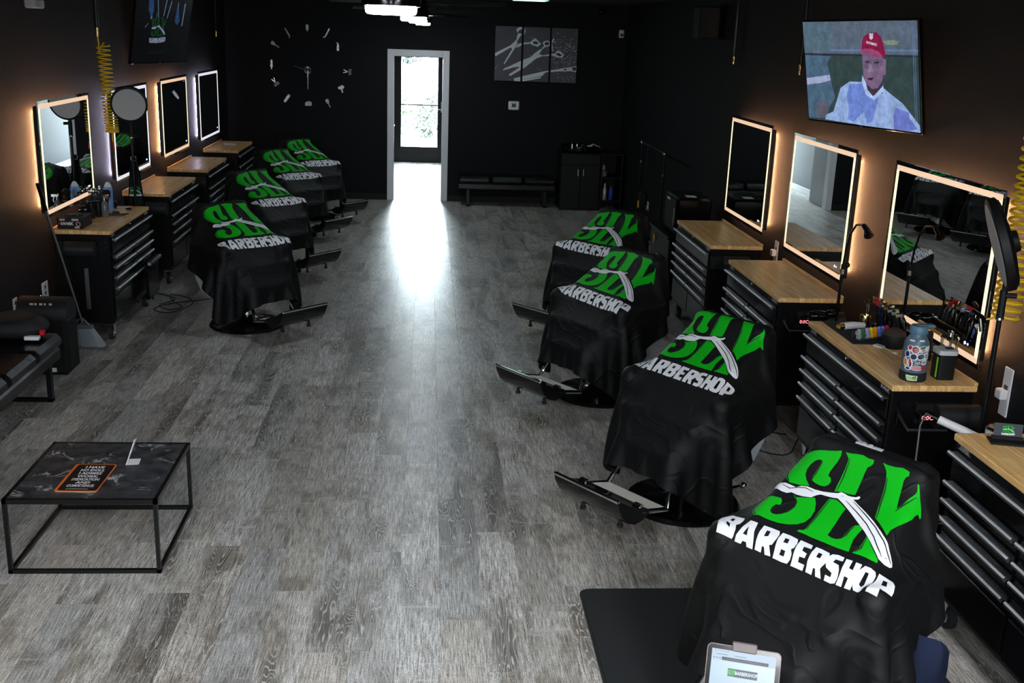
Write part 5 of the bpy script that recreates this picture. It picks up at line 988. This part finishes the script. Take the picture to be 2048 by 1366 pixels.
# ---------------------------------------------------------------- things on the stickered station
ZT = .864
t = thing('work_mat', 'black rubber mat on the far half of the stickered station', 'mat', (2.41, 5.59, ZT)); MB().box(-.130, .19, -.225, .245, 0, .004, .002).obj('sheet', RUB, t)
t = thing('growler_bottle', 'blue grey water bottle covered with stickers on the butcher block', 'bottle', (2.345, 4.775, ZT))
SG = mat('slate_blue_plastic', (.085, .15, .21), .35)
MB().lathe([(.060, 0), (.063, .006), (.063, .035), (.061, .045)], n=36).obj('black_boot', RUB, t)
MB().lathe([(.058, .035), (.060, .05), (.059, .17), (.055, .19), (.042, .212), (.036, .222), (.036, .232)], n=36).obj('body', SG, t)
MB().lathe([(.040, .228), (.043, .235), (.043, .258), (.036, .268)], n=30).box(-.008, .075, -.018, .018, .258, .272, .005).obj('lid', mat('slate_blue_lid', (.10, .20, .27), .4), t)
def stick(mb, ang, z, poly, m, r=.0605, lift=0.):
    # a sticker wrapped on the round body: poly in (arc length, height)
    pts = []; n = len(poly); vs = []
    for q in range(n):
        a, b = poly[q], poly[(q+1) % n]
        for k in range(4): pts.append((a[0]+(b[0]-a[0])*k/4, a[1]+(b[1]-a[1])*k/4))
    rr = r+lift
    c = (sum(p_[0] for p_ in pts)/len(pts), sum(p_[1] for p_ in pts)/len(pts)); pts.append(c)
    for p_ in pts: a = math.radians(ang)+p_[0]/r; vs.append((rr*math.cos(a), rr*math.sin(a), z+p_[1]))
    mb._a(vs, [(k, (k+1) % (len(pts)-1), len(pts)-1) for k in range(len(pts)-1)], m)
def ell(w, h, n=10, rot=0): return [(w*math.cos(2*math.pi*k/n)*math.cos(rot)-h*math.sin(2*math.pi*k/n)*math.sin(rot), w*math.cos(2*math.pi*k/n)*math.sin(rot)+h*math.sin(2*math.pi*k/n)*math.cos(rot)) for k in range(n)]
sm = [WPR, mat('sticker_red', (.5, .03, .04), .4), mat('sticker_green', (.05, .28, .07), .4), mat('sticker_navy', (.015, .03, .10), .4), mat('sticker_grey', (.35, .36, .38), .4), BLKM, mat('sticker_orange', (.8, .28, .03), .4), mat('sticker_lime', (.25, .68, .02), .4), mat('sticker_pink', (.75, .25, .32), .4)]
sk = MB(); A0 = -112
for da, z, wv, hv, rot, m in ((-28, .165, .016, .016, 0, 0), (-5, .160, .022, .022, 0, 0), (-6, .160, .015, .017, .4, 1), (-3, .158, .008, .010, 0, 4), (28, .165, .022, .018, .3, 0), (27, .172, .015, .008, .3, 2), (30, .158, .009, .008, 0, 8), (55, .165, .016, .016, 0, 0), (-30, .168, .009, .011, 0, 1), (-40, .135, .016, .018, 0, 0), (-40, .135, .011, .014, 0, 3), (-8, .125, .020, .018, 0, 0), (-10, .125, .014, .014, 0, 3), (22, .128, .022, .017, 0, 0), (22, .128, .016, .012, .3, 3), (24, .13, .007, .005, 0, 2), (50, .130, .018, .02, 0, 0), (50, .13, .012, .012, 0, 4), (-45, .095, .014, .024, .2, 0), (-46, .095, .009, .018, .2, 6), (-22, .092, .013, .026, .1, 0), (-23, .098, .005, .018, .1, 1), (-20, .085, .005, .012, -.2, 3), (10, .098, .024, .011, .25, 0), (10, .098, .022, .009, .25, 5), (42, .10, .018, .014, 0, 0), (42, .10, .012, .008, 0, 4), (10, .070, .029, .012, 0, 0), (8, .070, .024, .009, 0, 8), (42, .072, .014, .012, 0, 1), (-30, .066, .018, .010, 0, 0), (-30, .066, .010, .006, 0, 3)):
    stick(sk, A0+da, z, ell(wv, hv, 10, rot), m, .0600, .0006+.0003*(m != 0)+.0002*(m == 5))
for q, z in ((-30, .200), (22, .203)): stick(sk, A0+q, z, [(-.012, -.004), (.012, -.004), (.012, .005), (-.012, .005)], 0, .050, .001)
stick(sk, A0-8, .022, [(-.027, .012), (-.024, -.004), (-.017, -.015), (.027, -.013), (.028, .012)], 0, .0634, .0006)
sk.obj('sticker', sm, t)
def wraptext(mb, txt, size, ang, z, r, m, rot=0., **k):
    q = MB().text(txt, size, (0, 0, 0), X3, Y3, 0, **k); vs = []
    for x, y, _ in q.v: x, y = x*math.cos(rot)-y*math.sin(rot), x*math.sin(rot)+y*math.cos(rot); a = math.radians(ang)+x/r; vs.append((r*math.cos(a), r*math.sin(a), z+y))
    mb._a(vs, q.f, m)
wt = MB(); wraptext(wt, 'VANS', .0195, A0-7, .020, .0658, 0, bold=.0010, squash=.95); wt.obj('sticker_lettering', sm[7], t)
wt = MB(); wraptext(wt, 'Hye!', .014, A0+10, .098, .0622, 0, .25, bold=.0006); wt.obj('sticker_lettering', WPR, t)
t = thing('square_canister', 'black square canister with clear lid at the near end of the station', 'canister', (2.505, 4.80, ZT))
MB().prism(rrect(.088, .088, .016), (0, 0, 0), X3, Y3, (0, 0, .125)).obj('body', BLKM, t); MB().prism(rrect(.096, .096, .018), (0, 0, .125), X3, Y3, (0, 0, .022)).obj('lid', mat('frosted_lid', (.55, .57, .60), .2), t)
MB().box(.0, .035, -.012, .012, .147, .151).obj('vent', BLKM, t); MB().box(-.0462, -.0442, -.03, -.018, .01, .11).obj('yellow_stripe', sm[7], t)
def jar(lb, x, y, z, blue=True):
    t = thing('disinfectant_jar', lb, 'jar', (x, y, z)); MB().lathe([(.044, 0), (.046, .004), (.044, .010)], n=30).obj('base', CHR, t)
    MB().lathe([(.042, .010), (.043, .155), (.041, .157)], n=30).obj('glass', CLR, t)
    if blue: MB().lathe([(.040, .0105), (.040, .045), (.0395, .046)], n=30).obj('liquid', mat('dark_blue_liquid', (.01, .04, .09), .1), t)
    MB().lathe([(.046, .157), (.047, .163), (.040, .172), (.012, .176), (.012, .184), (.016, .192), (.008, .198)], n=30).obj('lid', CHR, t)
    MB().cyl((0, 0, .02), (0, 0, .16), .002, n=6).cyl((.012, .01, .03), (.015, .012, .15), .004, n=6).obj('comb_lifter', STL, t)
jar('clear jar with chrome lid beside the nearest right mirror', 2.600, 4.955, ZT)
bottle('small_black_bottle', 'small black round bottle behind the stickered bottle', (2.555, 5.10, ZT), [(.028, 0), (.030, .005), (.030, .10), (.022, .11)], BLKM, [(.026, .105), (.027, .11), (.027, .145), (.024, .15)], BLKM)
t = thing('round_duster_pot', 'squat black pot with a brownish domed top in front of the clippers', 'pot', (2.485, 5.325, ZT))
MB().lathe([(.056, 0), (.062, .008), (.064, .06), (.060, .070)], n=32).obj('body', BLKM, t); MB().lathe([(.060, .069), (.055, .085), (.030, .100), (.008, .104)], n=32).obj('domed_top', mat('brown_suede', (.055, .035, .03), .9, bump=(300, .5)), t)
t = thing('charger_adapter', 'white adapter with a short cable lying on the butcher block', 'adapter', (2.405, 5.315, ZT), -1.05); MB().box(-.03, .03, -.022, .022, 0, .012, .005).obj('body', WPL, t); MB().tube([(.03, 0, .006), (.06, -.01, .005), (.095, -.03, .005), (.12, -.035, .005)], .003, 6).cyl((.12, -.035, .006), (.14, -.036, .006), .006, n=8).obj('cable', WPL, t)
t = thing('white_gold_clipper', 'white clipper with gold head lying on the black work mat', 'clipper', (2.36, 5.655, ZT+.004), .25)
MB().tube([(-.03, 0, .02), (.03, 0, .022), (.11, 0, .018)], [.020, .021, .016], 16).obj('body', WPL, t); MB().cyl((-.055, 0, .02), (-.03, 0, .02), .019, .021, 16).box(-.062, -.052, -.018, .018, .008, .03, .002).obj('head', GOLD, t)
t = thing('guard_rack', 'dark tray holding a row of coloured clipper guards', 'tray', (2.43, 5.475, ZT+.004), math.radians(24)); MB().box(-.125, .125, -.030, .030, 0, .010, .003).box(-.125, .125, .022, .030, .010, .05, .002).obj('tray', mat('smoky_plastic', (.03, .03, .035), .15), t)
for k, (c, nm) in enumerate((((.30, .33, .38), 'grey'), ((.03, .16, .05), 'dark green'), ((.42, .40, .75), 'lavender'), ((.85, .62, .02), 'yellow'), ((.80, .28, .02), 'orange'), ((.16, .28, .72), 'blue'), ((.22, .14, .60), 'purple'), ((.62, .02, .03), 'red'))):
    x = 2.43+math.cos(R_(24))*(-.105+k*.030); y = 5.475+math.sin(R_(24))*(-.105+k*.030)
    g = thing('clipper_guard', nm+' clipper guard in the coloured row on the station', 'clipper guard', (x, y, ZT+.014), math.radians(24), 'coloured clipper guards'); gm = mat('guard_'+nm.replace(' ', '_'), c, .3)
    MB().box(-.011, .011, -.012, .018, .018, .040, .004).sph((0, .0, .044), (.012, .012, .010)).obj('shell', gm, g)
    tb = MB()
    for j in range(4): tb.prism([(-.0015, .02), (.0015, .02), (.0006, -.004), (-.0006, -.004)], (-.0085+j*.0056, -.014, 0), X3, Z3, (0, .02, 0))
    tb.prism([(-.011, .022), (.011, .022), (.0, -.010)], (0, -.0165, 0), X3, Z3, (0, .003, 0)).obj('teeth', gm, g)
t = thing('clipper_stand', 'black charging stand under the row of clippers by the mirror', 'stand', (2.562, 5.56, ZT+.004), 0); MB().box(-.038, .040, -.20, .16, 0, .022, .006).box(.015, .040, -.20, .16, .022, .07, .005).obj('base', BLKG, t)
CLP = [(-.185, BLKG, CHR, 'black clipper with silver head nearest the camera in the stand'), (-.125, BLKM, mat('pale_green_chrome', (.55, .66, .58), .15, 1.), 'black clipper with pale green tinted head'), (-.065, BLKG, CHR, 'glossy black clipper in the middle of the stand'), (-.005, BLKG, GOLD, 'black clipper with gold head in the middle of the stand'),
       (.05, mat('dark_gunmetal', (.05, .05, .055), .2, .8), CHR, 'gunmetal clipper with chrome head'), (.10, mat('navy_plastic', (.01, .015, .06), .3), RED, 'navy clipper with red band'), (.15, BLKM, GOLD, 'tall gold headed trimmer farthest in the stand')]
for y, bm_, hm, lb in CLP:
    t = thing('hair_clipper', lb, 'clipper', (2.566, 5.56+y, ZT+.028), 0, 'clippers standing in the charging stand', rot=(0, R_(-14), y*3)); 
    MB().tube([(0, 0, 0), (.0, 0, .05), (.0, 0, .10), (-.004, 0, .125)], [.015, .020, .021, .017], 14).obj('body', bm_, t)
    MB().box(-.026, .014, -.020, .020, .122, .150, .006).prism([(-.014, 0), (.014, 0), (.018, .022), (-.018, .022)], (-.022, -.0, .148), Y3, Z3, (.016, 0, 0)).obj('head', hm, t); MB().box(-.024, -.019, -.004, .004, .05, .075, .002).obj('switch', CHR if bm_ is not CHR else BLKM, t)
t = thing('gold_cup', 'small gold patterned cup behind the coloured guards', 'cup', (2.49, 5.735, ZT+.004)); MB().lathe([(.026, 0), (.030, .01), (.030, .06), (.028, .065)], n=20).obj('cup', GOLD, t)
t = thing('barber_shears', 'silver and gold shears standing in the gold cup', 'scissors', (2.50, 5.735, ZT+.06)); MB().tube([(-.004, 0, -.03), (-.006, 0, .07)], .004).tube([(.004, 0, -.03), (.006, .004, .07)], .004).obj('blades', CHR, t)
for s in (-1, 1): MB().tube(arc((s*.012, 0, .088), .014, 0, 5.76, 11, X3, Z3), .0035, 6, closed=True).obj('finger_ring', GOLD, t)

# ---------------------------------------------------------------- things on the first left station
t = thing('glove_box', 'black glove box with white lettering and red dot on left station', 'box', (-2.674, 8.34, ZT))
MB().box(-.092, .092, -.125, .115, 0, .085, .003).obj('carton', BLKM, t); 
for q in ((-.075, -.035, .062, .078), (.015, .065, .062, .078), (.035, .070, .006, .020)): MB().box(q[0], q[1], -.1262, -.1254, q[2], q[3]).obj('white_panel', mat('off_white_panel', (.45, .45, .45), .5), t)
MB().text('SANEK', .030, (-.020, -.1262, .040), X3, Z3, bold=.0008).obj('lettering', WPR, t); MB().cyl((-.074, -.1254, .040), (-.074, -.1262, .040), .007, n=14).obj('red_dot', RED, t)
MB().tube(arc((.062, -.126, .038), .014, 0, 5.9, 16, X3, Z3), .003, 5, closed=True).obj('seal', sm[8], t)
t = thing('chrome_tweezers', 'small chrome implements lying on top of the glove box', 'tool', (-2.675, 8.32, ZT+.085)); MB().tube([(-.05, -.06, .006), (0, -.02, .008), (.06, .02, .006)], .005).tube([(-.03, -.07, .006), (.03, -.05, .008), (.07, -.03, .006)], .005).obj('metal', CHR, t)
t = thing('small_clear_cup', 'small clear cup standing behind the glove box', 'cup', (-2.66, 8.50, ZT)); MB().lathe([(.028, 0), (.032, .005), (.034, .10), (.033, .101)], n=22).obj('cup', glassy('clear_tumbler', (.8, .83, .9)), t)
bottle('spray_can', 'tall pale blue can with a white cap on the left station', (-2.625, 9.07, ZT), [(.034, 0), (.036, .004), (.036, .185), (.030, .200)], BLUP, [(.028, .198), (.030, .205), (.016, .232), (.010, .238)], WPL)
for x, y, hgt, lb in ((-2.70, 8.62, .14, 'squat black bottle nearest on the left station'), (-2.66, 8.70, .17, 'black bottle with collar second on the left station'), (-2.63, 8.78, .16, 'black bottle with pale lettering on left station'), (-2.71, 8.84, .15, 'black bottle behind the lettered one')):
    t = bottle('black_bottle', lb, (x, y, ZT), [(.026, 0), (.028, .004), (.028, hgt*.72), (.014, hgt*.82)], mat('black_teal_glass', (.006, .012, .014), .15), [(.013, hgt*.80), (.016, hgt*.84), (.016, hgt), (.013, hgt+.005)], BLKM, grp='black bottles on the left station')
    MB().cyl((0, 0, hgt*.80), (0, 0, hgt*.815), .020, n=18).obj('neck_ring', STL, t)
t = thing('spray_bottle', 'clear trigger spray bottle with black head on left station', 'bottle', (-2.575, 8.78, ZT)); MB().lathe([(.026, 0), (.028, .005), (.028, .10), (.012, .13)], n=20).obj('body', mat('smoked_bottle', (.12, .12, .13), .15), t)
MB().box(-.014, .045, -.012, .012, .150, .178, .005).cyl((0, 0, .125), (0, 0, .155), .012, n=12).tube([(.02, 0, .155), (.03, 0, .13), (.025, 0, .11)], .005, 6).obj('trigger_head', CHR, t)
t = thing('shaving_brush', 'black dusting brush with a flared head leaning beside the can', 'brush', (-2.60, 8.93, ZT)); MB().lathe([(.018, 0), (.020, .01), (.012, .06), (.016, .10)], n=18).obj('handle', CHR, t); MB().lathe([(.014, .10), (.030, .14), (.036, .18), (.020, .195)], n=20).obj('bristles', BLKM, t)
jar('clear jar with chrome lid at the back of the left station', -2.715, 8.98, ZT, False)
jar('clear jar with chrome lid farther back beside the pale blue can', -2.705, 9.13, ZT, False)
t = thing('flat_brush', 'dark flat scrub brush lying on the left station', 'brush', (-2.505, 8.86, ZT), .1); MB().prism([(-.065, 0), (.055, 0), (.065, .006), (.05, .014), (-.055, .014), (-.07, .008)], (0, -.022, 0), X3, Z3, (0, .044, 0)).box(-.035, .02, -.012, .012, .014, .035, .004).tube([(.05, 0, .01), (.09, .01, .012)], .006).obj('body', mat('dark_brown_wood', (.02, .008, .006), .4), t)
t = thing('charging_puck', 'small black charging dock at the back of the left station', 'dock', (-2.66, 9.25, ZT)); MB().box(-.05, .05, -.03, .03, 0, .05, .008).obj('body', BLKM, t)
for k in range(5): MB().cyl((-.04+k*.02, -.0, .05), (-.04+k*.02, 0, .058), .004, n=8).obj('pin', STL, t)
t = thing('razor_case', 'pale case with a dark lid edge at the far end of the left station', 'case', (-2.57, 9.22, ZT), .3); MB().box(-.035, .035, -.02, .02, 0, .012, .004).obj('case', mat('pale_case', (.5, .48, .44), .5), t)
t = thing('small_cap', 'small black cap lying at the far end of the left station', 'cap', (-2.49, 9.15, ZT)); MB().sph((0, 0, .008), (.026, .018, .010)).obj('puck', BLKM, t)  # a small black cap as a flattened ball
t = thing('white_card', 'white slip lying on the near edge of left station', 'paper', (-2.565, 8.46, ZT), 0); MB().box(-.03, .03, -.012, .012, 0, .001).obj('slip', WPL, t)
t = thing('white_booklet', 'white booklet on the farthest left butcher block', 'paper', (-2.60, 14.50, ZT), .3); MB().box(-.07, .07, -.10, .10, 0, .008, .001).obj('booklet', WPL, t)

# ---------------------------------------------------------------- left foreground: vacuum, broom, cushion, table
t = thing('stationary_vacuum', 'black floor vacuum bin with white lettering between bench and broom', 'vacuum', (-2.62, 7.42, 0), .0)
MB().box(-.17, .17, -.12, .12, 0, .42, .03).obj('body', BLKM, t); MB().tube([(-.165, 0, .42), (.165, 0, .42)], [.118, .118], 24).obj('rounded_top', mat('black_satin_plastic'), t)
l = MB()
for k, wv in enumerate((.030, .018, .026, .014, .024)): l.box(-.075+k*.032, -.075+k*.032+wv*.8, -.092, -.090, .498, .512, M=Matrix.Rotation(0, 4, 'X'))
l.obj('white_lettering', mat('off_white_panel'), t); MB().sph((-.05, .06, .525), .005).obj('indicator', mat('blue_touch_light'), t); MB().box(.03, .08, -.125, -.119, .03, .06, .002).obj('label_plate', WPL, t)
t = thing('booster_cushion', 'black padded cushion with a red tag on the end of the left bench', 'cushion', (-2.60, 6.80, .425))
MB().sph((0, 0, .075), (.205, .175, .075), 32).obj('padding', mat('grained_black_vinyl', (.014, .014, .015), .55, bump=(420, .5)), t); MB().lathe([(.125, .132), (.13, .140), (.115, .147), (.02, .152)], n=32).obj('top_panel', mat('grained_black_vinyl'), t)
MB().box(.10, .19, -.15, -.11, .02, .045, .004).obj('white_band', WPL, t); MB().box(.185, .215, -.12, -.09, .045, .08, .005).obj('red_tag', RED, t)
t = thing('broom', 'angled broom with grey bristles leaning on the first left tool chest', 'broom', (-2.56, 7.99, 0)); 
MB().tube([(.0, -.02, .20), (-.09, -.09, .72), (-.19, -.16, 1.25)], .010, 10).obj('handle', STL, t); MB().tube([(-.155, -.135, 1.06), (-.19, -.16, 1.26)], .014, 10).obj('grip', BLKG, t)
MB().box(-.075, .075, -.035, .015, .155, .185, .01).tube([(-.06, -.01, .18), (-.03, -.01, .225), (.0, -.015, .235), (.05, -.01, .18)], .008).obj('block', mat('grey_broom_block', (.10, .11, .12), .4), t)
br = MB(); rnd = random.Random(9)
for k in range(420):
    u = rnd.uniform(-1, 1); v = rnd.uniform(-1, 1); a = Vector((u*.072, -.01+v*.020, .157)); b = Vector((u*.125+.03, -.01+v*.034, .012+abs(rnd.gauss(0, .006)))); br.tube([a, b], .0014, 3)
tag(br.obj('bristles', mat('grey_bristle', (.22, .25, .27), .6), t), kind='stuff')
t = thing('coffee_table', 'low square table with a black marble top and open cube frame', 'table', (-1.507, 4.812, 0)); hx, hy, zt = .333, .345, .360; r = .009
MB().box(-hx+.002, hx-.002, -hy+.002, hy-.002, zt-.012, zt-.0005, .001).obj('tabletop', MARB, t)
MB().box(-hx, hx, -hy, -hy+2*r, zt-.022, zt).box(-hx, hx, hy-2*r, hy, zt-.022, zt).box(-hx, -hx+2*r, -hy, hy, zt-.022, zt).box(hx-2*r, hx, -hy, hy, zt-.022, zt).obj('top_rail', BLK, t)
MB().box(-hx, hx, -hy, -hy+2*r, 0, .018).box(-hx, hx, hy-2*r, hy, 0, .018).box(-hx, -hx+2*r, -hy, hy, 0, .018).box(hx-2*r, hx, -hy, hy, 0, .018).obj('bottom_rail', BLK, t)
for sx in (-1, 1):
    for sy in (-1, 1): MB().box(*sorted((sx*hx, sx*(hx-2*r))), *sorted((sy*hy, sy*(hy-2*r))), 0, zt-.01, .001).obj('leg', BLK, t)
t = thing('booklet', 'black booklet with white slogan and burning orange edges on the coffee table', 'book', (-1.5465, 4.7035, .3602), math.radians(-1)); hw, hd = .092, .155
MB().prism(rrect(.184, .310, .012), (0, 0, 0), X3, Y3, (0, 0, .003)).obj('pages', mat('cream_paper', (.6, .5, .35), .7), t)
MB().prism(rrect(.190, .314, .014), (0, 0, .003), X3, Y3, (0, 0, .0012)).obj('orange_cover', mat('fiery_orange_print', (.80, .16, .02), .4, bump=(60, .1)), t)
MB().prism(rrect(.172, .298, .014), (.003, .002, .0042), X3, Y3, (0, 0, .0003)).obj('black_panel', mat('black_cover_print', (.006, .006, .006), .35), t)
tx = MB()
for k, ln in enumerate(('I HAVE', 'NO IDOLS.', 'I ADMIRE', 'WORK,', 'DEDICATION', 'AND', 'COMPETENCE.')):
    tx.text(ln, .036, (.004, .118-k*.0355, .0048), X3, Y3, bold=.0011, squash=min(.80, 6.6/len(ln)*.86))
for k in range(11): tx.box(-.05+k*.009, -.05+k*.009+.006, -.132, -.128, .0046, .0048)
tx.obj('lettering', WPR, t)
t = thing('menu_stand', 'white bent plastic stand seen edge on at the back of coffee table', 'stand', (-1.386, 4.90, .3602), .1)
MB().box(-.030, .030, -.035, .035, 0, .003, .001).obj('base', WPL, t); MB()._a([(-.030, -.035, 0), (-.030, .040, 0), (.012, .045, .105), (.006, .025, .105), (-.026, -.035, 0), (-.026, .040, 0), (.016, .045, .105), (.010, .025, .105)], [(0, 1, 2, 3), (7, 6, 5, 4), (0, 4, 5, 1), (1, 5, 6, 2), (2, 6, 7, 3), (3, 7, 4, 0)], 0).obj('upright', WPL, t)

# ---------------------------------------------------------------- near edge of the picture: mat, tablet, denim, bin, cords
t = thing('fatigue_mat', 'large black rubber floor mat under the nearest right barber chair', 'mat', (1.39, 3.36, 0)); MB().prism(rrect(1.375, 1.88, .05, 6), (0, 0, 0), X3, Y3, (0, 0, .006)).prism(rrect(1.355, 1.86, .045, 6), (0, 0, .006), X3, Y3, (0, 0, .006)).obj('mat', RUB, t)
t = thing('tablet', 'upright tablet with lit booking page clipped in a stand, bottom edge', 'tablet', (.773, 2.215, .862), rot=(R_(-28), 0, R_(-18)))
MB().prism(rrect(.178, .250, .012, 5), (0, .008, 0), X3, Z3, (0, -.008, 0)).obj('tablet_body', mat('pinkish_aluminium', (.16, .12, .12), .45, .5), t)
MB().prism(rrect(.174, .246, .011, 5), (0, -.0002, 0), X3, Z3, (0, -.0008, 0)).obj('bezel', BLKG, t)
se = mat('tablet_page', (.01, .01, .01), .2, emit=(.50, .66, .80), es=1.); si = mat('tablet_page_text', (.01, .01, .01), .3, emit=(.10, .14, .20), es=1.); sb = mat('tablet_bar', (.01, .01, .01), .3, emit=(.42, .56, .72), es=1.)
MB().box(-.077, .077, -.0016, -.0010, -.113, .113).obj('page', se, t)
pg = MB(); pg.box(-.077, .077, -.0019, -.0016, .086, .113, 0, 1)
for k in range(6): pg.box(-.070+k*.006, -.067+k*.006, -.0021, -.0019, .108, .1095)
pg.box(-.052, .060, -.0021, -.0019, .088, .096, .0, 2)
for k in range(16): pg.box(-.040+k*.0052, -.036+k*.0052, -.0023, -.0021, .091, .0925)
for x in (-.072, -.065, -.058): pg.box(x, x+.003, -.0021, -.0019, .0905, .0935)
for k, x in enumerate((-.066, -.022)): pg.box(x, x+.028, -.0021, -.0019, .1005, .1020)
pg.box(-.035, .036, -.0021, -.0019, .052, .071, 0, 3).box(-.035, -.018, -.0023, -.0021, .052, .071, 0, 4)
pg.text('BARBERSHOP', .0115, (.009, -.0026, .0615), X3, Z3, 5, bold=.0003, squash=.78).text('SLY', .013, (-.0265, -.0026, .0615), X3, Z3, 6, bold=.0006, squash=.8)
for k in range(7): pg.box(-.016+k*.0048, -.012+k*.0048, -.0021, -.0019, .036, .038)
for k in range(10): pg.box(-.045+k*.009, -.038+k*.009, -.0021, -.0019, .024, .0255)
pg.obj('page_content', [si, sb, mat('tablet_field', (.01, .01, .01), .3, emit=(.50, .66, .84)), mat('tablet_navy', (.01, .01, .01), .3, emit=(.01, .04, .09), es=1.), mat('tablet_green', (.01, .01, .01), .3, emit=(.0, .18, .03), es=1.), mat('tablet_white', (.01, .01, .01), .3, emit=(.75, .85, .9), es=1.), mat('tablet_lime', (.01, .01, .01), .3, emit=(.05, .5, .08), es=1.)], t)
MB().box(-.030, .030, -.006, .016, .112, .136, .003).obj('clamp', mat('taupe_plastic', (.12, .10, .10), .45), t)
MB().box(-.030, .030, -.006, .016, -.136, -.112, .003).box(-.012, .012, .010, .020, -.13, .13, .003).obj('stand_spine', mat('taupe_plastic'), t)
t = thing('tablet_post', 'post of the tablet stand below the frame', 'stand', (.80, 2.28, 0)); MB().lathe([(.14, 0), (.14, .012), (.02, .02)]).cyl((0, 0, .02), (0, 0, .84), .012).obj('post', BLK, t)
t = thing('denim_garment', 'folded blue denim draped below the nearest cape over the footrest side', 'clothing', (1.715, 3.135, 0), math.radians(-54.5)); G = []; NX = 12
for j in range(9):
    z = .46-.055*j
    for i in range(NX): a = i/(NX-1); G.append((-.10+a*.20+.01*math.sin(j*.9), -.02+.022*math.sin(a*9+j*.5)+.01*j/8, z+.03*math.sin(a*3.1)))
MB()._a(G, [(j*NX+i, (j+1)*NX+i, (j+1)*NX+i+1, j*NX+i+1) for j in range(8) for i in range(NX-1)], 0).obj('denim', mat('blue_denim', (.005, .012, .042), .8, bump=(500, .4)), t)
t = thing('waste_bin', 'round black rimmed bin with a pale liner, bottom edge left', 'bin', (-.72, 3.02, 0)); MB().lathe([(.11, 0), (.135, .29), (.14, .30), (.132, .302)], n=36).obj('shell', BLKM, t); MB().lathe([(.131, .303), (.126, .300), (.10, .27), (.02, .26)], n=36).obj('liner', mat('pale_bin_liner', (.35, .37, .42), .5), t)
def cord(lb, pts): 
    P = [Vector(p) for p in pts]; out = []
    for i in range(len(P)-1):
        p0, p1, p2, p3 = P[max(i-1, 0)], P[i], P[i+1], P[min(i+2, len(P)-1)]
        for k in range(6): f = k/6; out.append(.5*((2*p1)+(p2-p0)*f+(2*p0-5*p1+4*p2-p3)*f*f+(3*p1-p0-3*p2+p3)*f**3))
    out.append(P[-1]); t = thing('power_cord', lb, 'cord', (out[0].x, out[0].y, 0)); MB().tube([q-Vector((out[0].x, out[0].y, 0)) for q in out], .004, 6).obj('cable', BLKM, t)
cord('tangled black cord on the floor beside the first left tool chest', [(-2.45, 9.75, .005), (-2.30, 9.62, .005), (-2.22, 9.45, .02), (-2.32, 9.30, .005), (-2.20, 9.15, .005), (-2.10, 9.20, .02), (-2.22, 9.42, .005), (-2.30, 9.62, .02), (-2.15, 9.60, .005), (-2.05, 9.35, .005), (-2.18, 9.05, .005), (-2.32, 9.10, .02), (-2.25, 9.35, .005), (-2.02, 9.50, .005), (-1.86, 9.62, .005), (-1.84, 9.54, .005)])
cord('thin black cord trailing on the floor behind the second nearest right chair', [(2.30, 6.25, .005), (2.18, 6.30, .005), (2.05, 6.22, .005), (2.03, 6.02, .005), (2.12, 5.92, .005), (2.22, 5.94, .005), (2.30, 6.05, .05), (2.42, 6.05, .30)])
